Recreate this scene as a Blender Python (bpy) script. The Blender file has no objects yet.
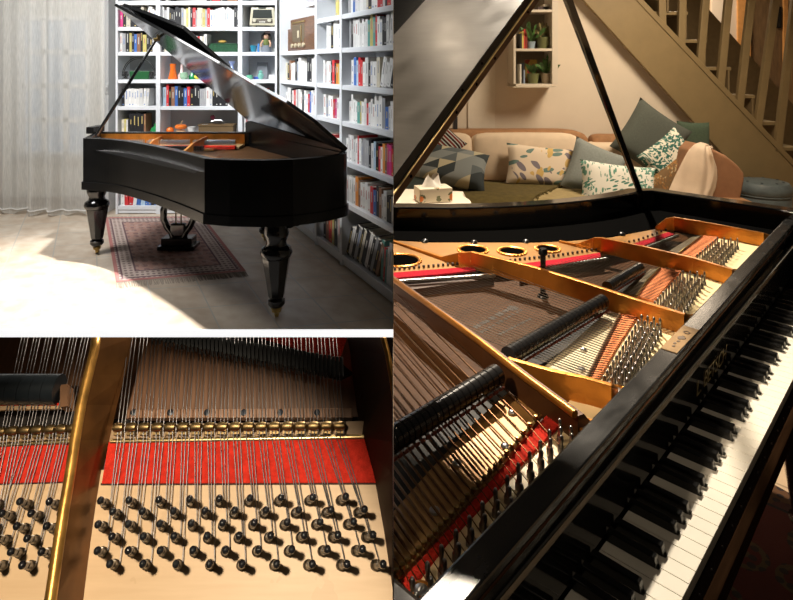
import bpy, bmesh, math, random
from mathutils import Vector, Matrix, Euler
rnd = random.Random(7)
SC = bpy.context.scene
COL = SC.collection
V = Vector
# ------------------------------------------------------------------ camera
F, U0, V0, H = 590.0, 393.3, 64.0, 1.4
cam_d = bpy.data.cameras.new('camera'); cam = bpy.data.objects.new('camera', cam_d); COL.objects.link(cam)
cam.location = (0, 0, H); cam.rotation_euler = (math.radians(90), 0, 0)
cam_d.sensor_width = 36; cam_d.lens = 36*F/793
cam_d.shift_x = (396.5-U0)/793; cam_d.shift_y = (V0-300)/793
cam_d.clip_start = 0.02
SC.camera = cam
SC.view_settings.view_transform = 'Standard'
try: SC.view_settings.look = 'None'
except Exception: pass

def at(u, v, Y):                       # point seen at (u,v), at depth Y
    return V(((u-U0)*Y/F, Y, H-(v-V0)*Y/F))
def pz(u, v, z):                       # point seen at (u,v), on the level plane z
    Y = (H-z)*F/(v-V0)
    return V(((u-U0)*Y/F, Y, z))

# ------------------------------------------------------------------ materials
MATS = {}
def mat(name, col, rough=.5, metal=0., var=0., scale=20., bump=0., bscale=60., spec=.5, emit=0., stretch=None, col2=None, coat=0., coords='Object', alpha=1.):
    if name in MATS: return MATS[name]
    m = bpy.data.materials.new(name); m.use_nodes = True
    nt = m.node_tree; b = nt.nodes['Principled BSDF']
    c = tuple(col)+(1,)
    b.inputs['Base Color'].default_value = c
    b.inputs['Roughness'].default_value = rough; b.inputs['Metallic'].default_value = metal
    b.inputs['Specular IOR Level'].default_value = spec
    if coat: b.inputs['Coat Weight'].default_value = coat; b.inputs['Coat Roughness'].default_value = .05
    if emit:
        b.inputs['Emission Color'].default_value = c; b.inputs['Emission Strength'].default_value = emit
    if var or bump or col2:
        tc = nt.nodes.new('ShaderNodeTexCoord'); mp = nt.nodes.new('ShaderNodeMapping')
        nt.links.new(tc.outputs[coords], mp.inputs['Vector'])
        if stretch: mp.inputs['Scale'].default_value = stretch
        if var or col2:
            n = nt.nodes.new('ShaderNodeTexNoise'); n.inputs['Scale'].default_value = scale; n.inputs['Detail'].default_value = 5
            nt.links.new(mp.outputs[0], n.inputs['Vector'])
            r = nt.nodes.new('ShaderNodeValToRGB')
            r.color_ramp.elements[0].position = .3; r.color_ramp.elements[1].position = .7
            lo = col2 if col2 else tuple(x*(1-var) for x in col)
            hi = col if col2 else tuple(min(1, x*(1+var)) for x in col)
            r.color_ramp.elements[0].color = tuple(lo)+(1,); r.color_ramp.elements[1].color = tuple(hi)+(1,)
            nt.links.new(n.outputs[0], r.inputs[0]); nt.links.new(r.outputs[0], b.inputs['Base Color'])
        if bump:
            n2 = nt.nodes.new('ShaderNodeTexNoise'); n2.inputs['Scale'].default_value = bscale; n2.inputs['Detail'].default_value = 4
            nt.links.new(mp.outputs[0], n2.inputs['Vector'])
            bp = nt.nodes.new('ShaderNodeBump'); bp.inputs['Strength'].default_value = bump; bp.inputs['Distance'].default_value = .01
            nt.links.new(n2.outputs[0], bp.inputs['Height']); nt.links.new(bp.outputs[0], b.inputs['Normal'])
    MATS[name] = m
    return m

class NT:                               # small node helper for patterned materials
    def __init__(s, name, rough=.6):
        s.m = bpy.data.materials.new(name); s.m.use_nodes = True; MATS[name] = s.m
        s.t = s.m.node_tree; s.b = s.t.nodes['Principled BSDF']; s.b.inputs['Roughness'].default_value = rough
        s.tc = s.t.nodes.new('ShaderNodeTexCoord')
    def n(s, typ, **k):
        o = s.t.nodes.new(typ)
        for a, x in k.items(): setattr(o, a, x)
        return o
    def l(s, a, b): s.t.links.new(a, b)
    def val(s, x, inp):
        if isinstance(x, (int, float)): inp.default_value = x
        elif isinstance(x, tuple): inp.default_value = x if len(x) == 4 else x+(1,)
        else: s.l(x, inp)
    def math(s, op, a, b=0., c=0.):
        o = s.n('ShaderNodeMath', operation=op)
        s.val(a, o.inputs[0]); s.val(b, o.inputs[1]); s.val(c, o.inputs[2]); return o.outputs[0]
    def sep(s, vec):
        o = s.n('ShaderNodeSeparateXYZ'); s.l(vec, o.inputs[0]); return o.outputs
    def mix(s, f, a, b):
        o = s.n('ShaderNodeMix', data_type='RGBA'); s.val(f, o.inputs[0]); s.val(a, o.inputs[6]); s.val(b, o.inputs[7]); return o.outputs[2]
    def mapping(s, vec, scale=(1,1,1), rot=(0,0,0), loc=(0,0,0)):
        o = s.n('ShaderNodeMapping'); s.l(vec, o.inputs[0]); o.inputs['Scale'].default_value = scale; o.inputs['Rotation'].default_value = rot; o.inputs['Location'].default_value = loc; return o.outputs[0]
    def noise(s, vec, scale, detail=3):
        o = s.n('ShaderNodeTexNoise'); s.l(vec, o.inputs['Vector']); o.inputs['Scale'].default_value = scale; o.inputs['Detail'].default_value = detail; return o.outputs[0]
    def vor(s, vec, scale, feature='F1', rand=1.):
        o = s.n('ShaderNodeTexVoronoi', feature=feature); s.l(vec, o.inputs['Vector']); o.inputs['Scale'].default_value = scale; o.inputs['Randomness'].default_value = rand; return o
    def wave(s, vec, scale, dist=0., typ='BANDS', det=2.):
        o = s.n('ShaderNodeTexWave', wave_type=typ); s.l(vec, o.inputs['Vector']); o.inputs['Scale'].default_value = scale; o.inputs['Distortion'].default_value = dist; o.inputs['Detail'].default_value = det; return o.outputs[0 if False else 1]
    def gt(s, a, b): return s.math('GREATER_THAN', a, b)
    def lt(s, a, b): return s.math('LESS_THAN', a, b)
    def out(s, col): s.l(col, s.b.inputs['Base Color']); return s.m
    def bump(s, h, st=.3, d=.01):
        o = s.n('ShaderNodeBump'); o.inputs['Strength'].default_value = st; o.inputs['Distance'].default_value = d
        s.l(h, o.inputs['Height']); s.l(o.outputs[0], s.b.inputs['Normal'])

# ------------------------------------------------------------------ objects
ROOTM = {}
def tag(o, label=None, cat=None, group=None, kind=None):
    if label: o['label'] = label
    if cat: o['category'] = cat
    if group: o['group'] = group
    if kind: o['kind'] = kind
    return o
def empty(name, loc, rz=0., label=None, cat=None, group=None, M=None):
    o = bpy.data.objects.new(name, None); COL.objects.link(o); o.empty_display_size = .1
    MM = M if M is not None else Matrix.Translation(V(loc)) @ Matrix.Rotation(rz, 4, 'Z')
    o.matrix_world = MM
    ROOTM[o.name] = MM.copy()
    return tag(o, label, cat, group)

class MB:
    def __init__(s): s.v, s.f, s.mi, s.sm, s.uv = [], [], [], [], None
    def add(s, vs, fs, m=0, smooth=False):
        k = len(s.v); s.v += [V(x) for x in vs]
        for f in fs: s.f.append([i+k for i in f]); s.mi.append(m); s.sm.append(smooth)
        return s
    def obox(s, o, a, b, c, m=0):
        o, a, b, c = V(o), V(a), V(b), V(c)
        p = [o, o+a, o+a+b, o+b, o+c, o+a+c, o+a+b+c, o+b+c]
        return s.add(p, [(0,3,2,1),(4,5,6,7),(0,1,5,4),(1,2,6,5),(2,3,7,6),(3,0,4,7)], m)
    def box(s, c, d, R=None, m=0):
        R = R or Matrix.Identity(3)
        ax, ay, az = R @ V((d[0],0,0)), R @ V((0,d[1],0)), R @ V((0,0,d[2]))
        return s.obox(V(c)-(ax+ay+az)/2, ax, ay, az, m)
    def prism(s, poly, vec, m=0):
        n = len(poly); vec = V(vec); a = [V(p) for p in poly]; b = [p+vec for p in a]
        fs = [tuple(range(n))[::-1], tuple(range(n, 2*n))]+[(i, (i+1) % n, n+(i+1) % n, n+i) for i in range(n)]
        return s.add(a+b, fs, m)
    def frames(s, pts):
        pts = [V(p) for p in pts]; fr = []; up = None
        for i in range(len(pts)):
            t = (pts[min(i+1, len(pts)-1)]-pts[max(i-1, 0)]).normalized()
            if up is None:
                up = V((0,0,1)) if abs(t.z) < .9 else V((1,0,0))
            x = up.cross(t)
            if x.length < 1e-6: x = V((1,0,0)).cross(t)
            x.normalize(); y = t.cross(x); up = y; fr.append((x, y))
        return fr
    def tube(s, pts, r, n=8, m=0, caps=True, smooth=True):
        pts = [V(p) for p in pts]; fr = s.frames(pts); vs = []; fs = []
        for i, p in enumerate(pts):
            rr = r[i] if isinstance(r, (list, tuple)) else r
            for k in range(n):
                t = 2*math.pi*k/n; vs.append(p+fr[i][0]*rr*math.cos(t)+fr[i][1]*rr*math.sin(t))
        for i in range(len(pts)-1):
            for k in range(n): fs.append((i*n+k, i*n+(k+1) % n, (i+1)*n+(k+1) % n, (i+1)*n+k))
        s.add(vs, fs, m, smooth)
        if caps:
            L = (len(pts)-1)*n
            s.add(vs[:n], [tuple(range(n))[::-1]], m); s.add(vs[L:L+n], [tuple(range(n))], m)
        return s
    def lathe(s, o, axis, prof, n=16, m=0, smooth=True, xd=None, rot=0.):
        o = V(o); axis = V(axis).normalized()
        x = V(xd) if xd else (V((1,0,0)) if abs(axis.x) < .9 else V((0,1,0)))
        x = (x-axis*x.dot(axis)).normalized(); y = axis.cross(x); vs = []; fs = []
        for r, h in prof:
            for k in range(n):
                t = 2*math.pi*k/n+rot; vs.append(o+axis*h+x*r*math.cos(t)+y*r*math.sin(t))
        for i in range(len(prof)-1):
            for k in range(n): fs.append((i*n+k, i*n+(k+1) % n, (i+1)*n+(k+1) % n, (i+1)*n+k))
        s.add(vs, fs, m, smooth)
        if prof[0][0] > 1e-5: s.add(vs[:n], [tuple(range(n))[::-1]], m)
        if prof[-1][0] > 1e-5: s.add(vs[-n:], [tuple(range(n))], m)
        return s
    def ball(s, c, r, n=12, m=0, R=None):
        r = (r, r, r) if isinstance(r, (int, float)) else r; R = R or Matrix.Identity(3)
        vs = []; fs = []; k2 = n//2
        for i in range(k2+1):
            ph = math.pi*i/k2
            for k in range(n):
                t = 2*math.pi*k/n
                vs.append(V(c)+R @ V((r[0]*math.sin(ph)*math.cos(t), r[1]*math.sin(ph)*math.sin(t), r[2]*math.cos(ph))))
        for i in range(k2):
            for k in range(n): fs.append((i*n+k, (i+1)*n+k, (i+1)*n+(k+1) % n, i*n+(k+1) % n))
        return s.add(vs, fs, m, True)
    def ring(s, c, axis, R, r, n=24, k=8, m=0):
        axis = V(axis).normalized(); x = V((1,0,0)) if abs(axis.x) < .9 else V((0,1,0)); x = (x-axis*x.dot(axis)).normalized(); y = axis.cross(x)
        pts = [V(c)+x*R*math.cos(2*math.pi*i/n)+y*R*math.sin(2*math.pi*i/n) for i in range(n)]
        vs = []; fs = []
        for i in range(n):
            d = (pts[i]-V(c)).normalized()
            for j in range(k):
                t = 2*math.pi*j/k; vs.append(pts[i]+d*r*math.cos(t)+axis*r*math.sin(t))
        for i in range(n):
            for j in range(k): fs.append((i*k+j, ((i+1) % n)*k+j, ((i+1) % n)*k+(j+1) % k, i*k+(j+1) % k))
        return s.add(vs, fs, m, True)
    def grid(s, P, nu, nv, m=0, smooth=True, uv=False):
        vs = [P(i/nu, j/nv) for j in range(nv+1) for i in range(nu+1)]; w = nu+1
        return s.add(vs, [(j*w+i, j*w+i+1, (j+1)*w+i+1, (j+1)*w+i) for j in range(nv) for i in range(nu)], m, smooth)
    def build(s, name, mats, parent=None, trim=(), bev=0., seg=2, uvf=None, clean=True):
        if not isinstance(mats, (list, tuple)): mats = [mats]
        M = ROOTM.get(parent.name) if parent is not None else None
        bm = bmesh.new(); vs = [bm.verts.new(p) for p in s.v]
        for f, mi, sm in zip(s.f, s.mi, s.sm):
            try: q = bm.faces.new([vs[i] for i in f])
            except ValueError: continue
            q.material_index = mi; q.smooth = sm
        bmesh.ops.remove_doubles(bm, verts=bm.verts, dist=1e-6)
        if clean: bmesh.ops.recalc_face_normals(bm, faces=bm.faces)
        if bev:
            es = [e for e in bm.edges if len(e.link_faces) == 2 and e.calc_face_angle(0) > .6]
            if es: bmesh.ops.bevel(bm, geom=es, offset=bev, segments=seg, profile=.6, affect='EDGES', clamp_overlap=True)
        for e in bm.edges:
            if len(e.link_faces) == 2 and e.calc_face_angle(0) > .75: e.smooth = False
        for co, no in trim:
            g = bm.verts[:]+bm.edges[:]+bm.faces[:]
            r = bmesh.ops.bisect_plane(bm, geom=g, plane_co=co, plane_no=no, clear_outer=True, dist=1e-7)
            ce = [e for e in r['geom_cut'] if isinstance(e, bmesh.types.BMEdge) and len(e.link_faces) == 1]
            if ce:
                try: bmesh.ops.holes_fill(bm, edges=ce, sides=0)
                except Exception: pass
        if not bm.verts: bm.free(); return None
        if uvf:
            L = bm.loops.layers.uv.new('UVMap')
            for fc in bm.faces:
                for lp in fc.loops: lp[L].uv = uvf(lp.vert.co)
        if M is not None: bm.transform(M.inverted())
        me = bpy.data.meshes.new(name); bm.to_mesh(me); bm.free()
        for m in mats: me.materials.append(m)
        o = bpy.data.objects.new(name, me); COL.objects.link(o)
        if parent is not None:
            o.parent = parent; ROOTM[o.name] = M if M is not None else Matrix.Identity(4)
        else:
            c = V((0,0,0))
            bb = [V(q) for q in o.bound_box]
            lo = V((min(q.x for q in bb), min(q.y for q in bb), min(q.z for q in bb))); hi = V((max(q.x for q in bb), max(q.y for q in bb), max(q.z for q in bb)))
            c = V(((lo.x+hi.x)/2, (lo.y+hi.y)/2, lo.z))
            me.transform(Matrix.Translation(-c)); o.location = c
            ROOTM[o.name] = Matrix.Translation(c)
        return o
def struct(o): o['kind'] = 'structure'; return o
LEFT = [((-.0006, 0, 0), (1, 0, 0))]       # keep what stands left of the added light divider
RIGHT = [((.0006, 0, 0), (-1, 0, 0))]      # keep what stands right of it
ORD = ['zeroth','first','second','third','fourth','fifth','sixth','seventh','eighth','ninth','tenth','eleventh','twelfth','thirteenth','fourteenth','fifteenth','sixteenth','seventeenth','eighteenth','nineteenth','twentieth','twenty-first','twenty-second','twenty-third','twenty-fourth','twenty-fifth','twenty-sixth','twenty-seventh','twenty-eighth','twenty-ninth','thirtieth','thirty-first','thirty-second','thirty-third','thirty-fourth']
BLK = mat('black_lacquer', (.006,.006,.006), .12, spec=.5, coat=.3)
BLKS = mat('black_satin', (.005,.005,.005), .27, spec=.35, var=.25, scale=8)
GOLD = mat('gold_bronze_paint', (.50,.20,.034), .34, metal=.8, var=.25, scale=14, bump=.08, bscale=120)
BRASS = mat('brass', (.62,.44,.16), .3, metal=1., var=.15, scale=60)
STEEL = mat('steel_wire', (.55,.55,.56), .28, metal=1.)
PINM = mat('blued_steel_pin', (.10,.10,.10), .32, metal=.9, var=.3, scale=90)
FELT = mat('red_felt', (.62,.035,.02), .95, var=.2, scale=180, bump=.5, bscale=500, spec=.1)
WHITEP = mat('white_paint', (.78,.79,.80), .45, var=.03, scale=6)
# ================================================================== LEFT UPPER ROOM: tiled floor, curtain, bookcases, grand piano
# ---- floor tiles
def tile_mat(name, lo, hi, grout, rough=.35):
    n = NT(name, rough); uv = n.tc.outputs['UV']
    br = n.n('ShaderNodeTexBrick', offset=0., squash=1.)
    n.l(uv, br.inputs['Vector']); br.inputs['Scale'].default_value = 1; br.inputs['Mortar Size'].default_value = .016; br.inputs['Mortar Smooth'].default_value = .3
    br.inputs['Brick Width'].default_value = 1; br.inputs['Row Height'].default_value = 1
    br.inputs['Color1'].default_value = (.25,.25,.25,1); br.inputs['Color2'].default_value = (.75,.75,.75,1); br.inputs['Mortar'].default_value = (0,0,0,1)
    nz = n.noise(uv, 2.6, 6); tone = n.math('ADD', n.math('MULTIPLY', nz, .9), n.math('MULTIPLY', br.outputs['Color'], .18))
    r = n.n('ShaderNodeValToRGB'); n.l(tone, r.inputs[0]); r.color_ramp.elements[0].position = .38; r.color_ramp.elements[1].position = .72
    r.color_ramp.elements[0].color = lo+(1,); r.color_ramp.elements[1].color = hi+(1,)
    n.bump(n.math('SUBTRACT', 1., br.outputs['Fac']), .25, .004)
    return n.out(n.mix(br.outputs['Fac'], r.outputs[0], grout))
TILE = tile_mat('beige_floor_tile', (.52,.40,.29), (.66,.57,.46), (.46,.43,.38))
TILE2 = tile_mat('warm_floor_tile', (.50,.34,.20), (.62,.46,.30), (.34,.24,.15))
FZ = 0.0; YF = 1.4*F/(329.3-V0)
uvl = lambda c: ((.889*c.x+.457*c.y-.043)/.284, (-.21*c.x+.977*c.y-3.544)/.36)
struct(MB().obox((-6,YF,-.0415), (6,0,0), (0,4,0), (0,0,.0415)).build('floor', TILE, uvf=uvl))
EDGE = mat('glowing_white_edge', (.9,.9,.9), .5, emit=1.05)  # white glow put into the material; this edge is no lamp
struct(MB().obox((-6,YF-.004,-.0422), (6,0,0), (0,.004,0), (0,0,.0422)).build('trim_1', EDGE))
struct(MB().obox((-6,-1.5,-.10), (6,0,0), (0,YF+1.4,0), (0,0,.055)).build('floor', mat('dark_screed', (.05,.045,.04), .8, var=.2)))
struct(MB().obox((0,-1.5,-.10), (6,0,0), (0,10,0), (0,0,.10)).build('floor', TILE2, uvf=lambda c: ((.6876*c.x+.7261*c.y)/.33, (-.7262*c.x+.6874*c.y)/.33)))
# ---- walls
WALLW = mat('cool_white_plaster', (.60,.58,.53), .85, var=.04, scale=5, bump=.05)
YB = 5.5; YW = 5.82
wl = MB()                                                            # rear wall with a window opening
wx = [-6, at(22,0,YW).x, at(88,0,YW).x, 0]; zt, zb = at(0,18,YW).z, at(0,154,YW).z
wl.obox((wx[0],YW,0), (wx[1]-wx[0],0,0), (0,.12,0), (0,0,3)); wl.obox((wx[2],YW,0), (wx[3]-wx[2],0,0), (0,.12,0), (0,0,3))
wl.obox((wx[1],YW,zt), (wx[2]-wx[1],0,0), (0,.12,0), (0,0,3-zt)); wl.obox((wx[1],YW,0), (wx[2]-wx[1],0,0), (0,.12,0), (0,0,zb))
struct(wl.build('wall_rear', WALLW))
struct(MB().obox((-6,YF,0), (.1,0,0), (0,YW-YF,0), (0,0,3)).build('wall_left', WALLW))
PART = mat('light_divider_paint', (.42,.36,.28), .9, var=.05)
struct(MB().add([(0,2.35,0),(0,6.6,0),(0,6.6,3),(0,2.35,3)], [(0,1,2,3)]).build('wall_light_divider', PART))  # unseen wall added between the sets to stop light crossing
struct(MB().obox((-6,YW-.022,0), (6,0,0), (0,.022,0), (0,0,.09)).build('baseboard_rear', mat('brown_baseboard', (.16,.10,.06), .5, var=.2)))
win = struct(MB().obox((wx[1],YW+.03,zb), (wx[2]-wx[1],0,0), (0,.01,0), (0,0,zt-zb)).build('window_1', mat('glowing_window_glass', (.20,.27,.36), .1, emit=.45)))  # bluish glow put into the glass so the panes show through the curtain
fr = MB(); ww, hh = wx[2]-wx[1], zt-zb
for k in range(4): fr.box((wx[1]+ww*k/3, YW+.02, zb+hh/2), (.05,.05,hh))
for k in range(5): fr.box((wx[1]+ww/2, YW+.02, zb+hh*k/4), (ww,.05,.05))
fr.build('window_frame', WHITEP, win)
MB().box((wx[1]+ww/2, YW-.04, zb-.02), (ww+.2,.1,.035)).build('window_sill', mat('grey_sill', (.28,.28,.28), .5), win)
struct(MB().obox((at(103,0,5.6).x,5.58,0), (at(109.5,0,5.6).x-at(103,0,5.6).x,0,0), (0,.24,0), (0,0,2.6)).build('trim_2', WHITEP, bev=.004))
sw = empty('light_switch', at(106.6,93,5.58), 0, 'small white light switch on the white post beside the curtain', 'light switch')
MB().box(at(106.6,89,5.572), (.036,.016,.085)).build('switch_plate', mat('switch_white', (.8,.8,.8), .4), sw, bev=.004)
MB().box(at(106.6,89,5.562), (.016,.012,.034)).build('rocker', mat('switch_rocker', (.6,.6,.6), .4), sw, bev=.003)
# ---- sheer curtains
def sheer(name):
    m = bpy.data.materials.new(name); m.use_nodes = True; t = m.node_tree; b = t.nodes['Principled BSDF']
    b.inputs['Base Color'].default_value = (.80,.785,.74,1); b.inputs['Roughness'].default_value = .9; b.inputs['Specular IOR Level'].default_value = .05
    tr = t.nodes.new('ShaderNodeBsdfTransparent'); tl = t.nodes.new('ShaderNodeBsdfTranslucent'); tl.inputs[0].default_value = (.78,.77,.73,1)
    mx = t.nodes.new('ShaderNodeMixShader'); mx2 = t.nodes.new('ShaderNodeMixShader'); mx.inputs[0].default_value = .3
    tc = t.nodes.new('ShaderNodeTexCoord'); mp = t.nodes.new('ShaderNodeMapping'); mp.inputs['Scale'].default_value = (260,260,14); ns = t.nodes.new('ShaderNodeTexNoise'); ns.inputs['Scale'].default_value = 1
    t.links.new(tc.outputs['Object'], mp.inputs[0]); t.links.new(mp.outputs[0], ns.inputs['Vector'])
    ma = t.nodes.new('ShaderNodeMath'); ma.operation = 'MULTIPLY_ADD'; ma.inputs[1].default_value = .5; ma.inputs[2].default_value = .08; t.links.new(ns.outputs[0], ma.inputs[0])
    t.links.new(b.outputs[0], mx.inputs[1]); t.links.new(tl.outputs[0], mx.inputs[2]); t.links.new(ma.outputs[0], mx2.inputs[0]); t.links.new(mx.outputs[0], mx2.inputs[1]); t.links.new(tr.outputs[0], mx2.inputs[2])
    t.links.new(mx2.outputs[0], t.nodes['Material Output'].inputs[0]); MATS[name] = m; return m
SHEER = sheer('sheer_curtain_cloth')
def curtain(u0, u1, Y, seed, label, nf):
    r = random.Random(seed); x0, x1 = at(u0,0,Y).x, at(u1,0,Y).x
    ph = [(r.uniform(.6,1.4)*nf*6.28, r.uniform(0,6.28), r.uniform(.4,1)) for _ in range(5)]
    ph += [(nf*6.28*2.3, 1., .16)]
    zb = .015
    def P(a, b):
        z = zb+(2.35-zb)*(1-b); fl = .35+.65*b
        o = sum(q*math.sin(w*a+p+.5*math.sin(2.2*b+p)) for w, p, q in ph)*.020*fl
        return V((x0+(x1-x0)*a+.006*math.sin(9*a)*fl, Y+o, z+(.018*math.sin(14*a+seed) if b > .99 else 0)))
    o = MB().grid(P, 150, 14).build('sheer_curtain', SHEER, clean=False)
    root = empty('sheer_curtain', (x0,Y,0), 0, label, 'curtain', 'sheer curtains at the window')
    o.name = 'curtain_cloth'; mw = o.matrix_world.copy(); o.parent = root; o.location = V(o.location)-V((x0,Y,0)); ROOTM[o.name] = ROOTM[root.name]
    MB().tube([P(a/120, .985)+V((0,-.003,0)) for a in range(121)], .006, 5).build('hem', mat('curtain_hem', (.72,.71,.68), .9), root)
curtain(-14, 31, 5.5, 3, 'gathered sheer white curtain at the far left, darker fold along its edge', 2.6)
curtain(27, 105, 5.44, 11, 'wide sheer white curtain hanging to the floor in front of the window panes', 4.2)

# ---- bookcases
ZS = [1.985, 1.745, 1.512, 1.255, 1.005, .735, .45, .075]
class Fr:                                                            # a bookcase front: origin, direction along, direction into the room
    def __init__(s, o, t, n): s.o, s.t, s.n = V(o), V(t).normalized(), V(n).normalized()
    def p(s, a, back, z): return s.o+s.t*a-s.n*back+V((0,0,z))
    def s_of(s, u):
        k = (u-U0)/F; return (k*s.o.y-s.o.x)/(s.t.x-k*s.t.y)
FB = Fr((0,YB,0), (1,0,0), (0,-1,0)); FR_ = Fr((-.695,4.75,0), (.458,-.889,0), (-.889,-.458,0))
SHW = mat('bookcase_white_paint', (.74,.76,.79), .4, var=.02, scale=4)
SHB = mat('bookcase_back_panel', (.50,.51,.52), .7)
def bookcase(fr, u0, u1, label, levels=range(8), dep=.27, top=2.3):
    a0, a1 = fr.s_of(u0), fr.s_of(u1)
    r = empty('bookcase', fr.p((a0+a1)/2, 0, 0), 0, label, 'bookcase', 'white built-in bookcase units')
    for a in (a0, a1-.02):
        MB().obox(fr.p(a,0,0), fr.t*.02, -fr.n*dep, (0,0,top)).build('side_panel', SHW, r, LEFT, bev=.002)
    for i in levels:
        MB().obox(fr.p(a0+.0205,.004,ZS[i]-.034), fr.t*(a1-a0-.041), -fr.n*(dep-.018), (0,0,.034)).build('shelf', SHW, r, LEFT, bev=.002)
    MB().obox(fr.p(a0+.0205,dep-.012,.0), fr.t*(a1-a0-.041), -fr.n*.012, (0,0,top)).build('back_panel', SHB, r, LEFT)
    MB().obox(fr.p(a0+.0205,.012,.008), fr.t*(a1-a0-.041), -fr.n*.018, (0,0,.032)).build('plinth', SHW, r, LEFT)
    return a0, a1
B1 = bookcase(FB, 115.5, 158, 'left column of the white rear bookcase, next to the curtain')
B2 = bookcase(FB, 158, 240, 'wide middle column of the white rear bookcase behind the piano')
B3 = bookcase(FB, 240, 277, 'narrow right column of the white rear bookcase, holding the cream radio')
R1 = bookcase(FR_, 279.5, 315.5, 'right wall white bookcase column in the corner, holding the wooden radio', levels=[2,3,4,5,6,7])
R2 = bookcase(FR_, 315.5, 340.5, 'narrow middle column of the white right wall bookcase')
R3 = bookcase(FR_, 340.5, 400, 'nearest and widest column of the white right wall bookcase')
MB().obox(FR_.p(FR_.s_of(303),.02,at(303,8,4.9).z), FR_.t*.25, -FR_.n*.2, (0,0,.02)).build('shelf', SHW, bpy.data.objects['bookcase.003'], LEFT, bev=.002)
CL = dict(w=('white',(.74,.73,.71)), c=('cream',(.66,.60,.47)), g=('grey',(.36,.36,.37)), k=('black',(.012,.012,.015)), r=('red',(.58,.03,.035)), b=('blue',(.05,.15,.46)), y=('yellow',(.55,.47,.14)), n=('green',(.10,.33,.29)), o=('orange',(.72,.26,.04)), m=('magenta',(.58,.04,.20)), t=('brown',(.27,.13,.07)), p=('pale blue',(.42,.55,.66)))
PAGE = mat('book_pages', (.66,.62,.54), .9)
LBL = [mat('title_strip_dark', (.30,.30,.32), .7), mat('title_strip_light', (.50,.49,.46), .7), mat('title_strip_gold', (.55,.42,.15), .6), mat('title_strip_blue', (.16,.25,.5), .7), mat('title_strip_red', (.5,.2,.18), .7)]
def book_mat(c):
    n, rgb = CL[c]
    k = rnd.randrange(3); f = (1., .86, 1.08)[k]
    return mat('%s_book_cover_%s' % (n.replace(' ','_'), ('plain','dull','bright')[k]), tuple(min(.9, x*f) for x in rgb), .5, var=.08, scale=30)
NB = [0]
def book(fr, a, w, z, h, dep, back, c, lean, label, group, mark=None, flat=False):
    b = MB(); o = fr.p(a, back, z); ca, sa = math.cos(lean), math.sin(lean)
    T = fr.t*ca-V((0,0,1))*sa; U = V((0,0,1))*ca+fr.t*sa; D = -fr.n
    if lean < 0: pass
    if flat: T, U = V((0,0,1)), fr.t
    cv = min(.0025, w*.2); S = .9985
    b.obox(o, T*cv, D*dep, U*h*S); b.obox(o+T*(w-cv), T*cv, D*dep, U*h*S)
    b.obox(o+T*cv, T*(w-2*cv), D*.003, U*h*S)
    b.obox(o+T*cv+D*.003+U*.004, T*(w-2*cv), D*(dep-.007), U*(h-.008), 1)
    lt = mark if mark is not None else (rnd.choice([0,0,1,1,3,4]) if c in 'wcypg' else rnd.choice([1,1,2]))
    z0, z1 = (.40+rnd.random()*.15, .70+rnd.random()*.2)
    b.obox(o+T*w*.38-D*.0006+U*h*z0, T*w*.24, D*.0012, U*h*(z1-z0), 2)
    if rnd.random() < .5: b.obox(o+T*w*.32-D*.0006+U*h*.06, T*w*.36, D*.0012, U*h*.06, 2)
    ob = b.build('book', [book_mat(c), PAGE, LBL[lt]], None, LEFT)
    if ob is None: return
    tag(ob, label, 'book', group); NB[0] += 1
def books(fr, u0, u1, lev, seq, where, h=(.15,.2), lean=None, dep=.14, back=.035, mark=None, kind='book', wts=None):
    a0, a1 = fr.s_of(u0)+.003, fr.s_of(u1)-.003; n = len(seq)
    ws = wts or [rnd.uniform(.7,1.35) for _ in seq]; tot = sum(ws); g = .0006
    a = a0; lean = lean or {}
    for i, c in enumerate(seq):
        w = ws[i]/tot*(a1-a0); hh = rnd.uniform(*h); ln = lean.get(i, 0.) if isinstance(lean, dict) else lean
        lab = '%s %s, %s from the left on %s' % (CL[c][0], kind, ORD[i+1], where) if n > 1 else 'narrow %s %s seen alone on %s' % (CL[c][0], kind, where)
        dw = w
        zz = ZS[lev]+.0008+(math.sin(ln)*w if ln > 0 else 0)
        book(fr, a+g, max(.003, (dw-g*2)*(math.cos(ln) if ln else 1)), zz, hh, dep, back, c, ln, lab, 'books on '+where, mark)
        a += w
S_ = ['top shelf','second shelf','third shelf','fourth shelf','fifth shelf','sixth shelf','seventh shelf','bottom shelf']
LC, MC, NC = 'left rear column', 'middle rear column', 'radio column at the rear'
C1, C2, C3 = 'the corner column', 'narrow right wall column', 'nearest right wall column'
books(FB, 117.5, 153, 1, 'mkckkkcwww', 'second shelf, '+LC, lean={7:.25,8:.22,9:.2})
books(FB, 117.5, 155, 2, 'wgkykbtkykkw', 'third shelf, '+LC, h=(.16,.205))
books(FB, 119.5, 147, 4, 'kwwwwwwww', 'fifth shelf, '+LC, h=(.158,.166), mark=3, lean={7:.06,8:.08})
books(FB, 119.5, 126.5, 5, 'cyw', 'sixth shelf, '+LC, h=(.14,.15))
books(FB, 127, 144.5, 5, 'kkkkt', 'the vase shelf, '+LC, h=(.195,.205), kind='binder', mark=2, wts=[1.2,1.2,1.2,1.2,.6])
books(FB, 118.5, 156, 7, 'wrrwbpbbkb', 'bottom shelf, '+LC, h=(.15,.17), lean={2:.12,3:.14,4:.16})
books(FB, 160, 238, 1, 'wgwkkkkkgcyckrgccygrwwwwwwwwwwkk', 'second shelf, '+MC, h=(.158,.192))
books(FB, 160, 206, 2, 'kcwwgkkkkrwkkgkwrwcw', 'third shelf, '+MC, h=(.14,.175), lean={19:-.0})
books(FB, 161, 238, 4, 'prktbkkbrkkkggwwkkkkkwww', 'fifth shelf, '+MC, h=(.15,.205))
books(FB, 242.5, 276, 4, 'wkknotnryknb', 'fifth shelf, '+NC, h=(.12,.165))
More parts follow.
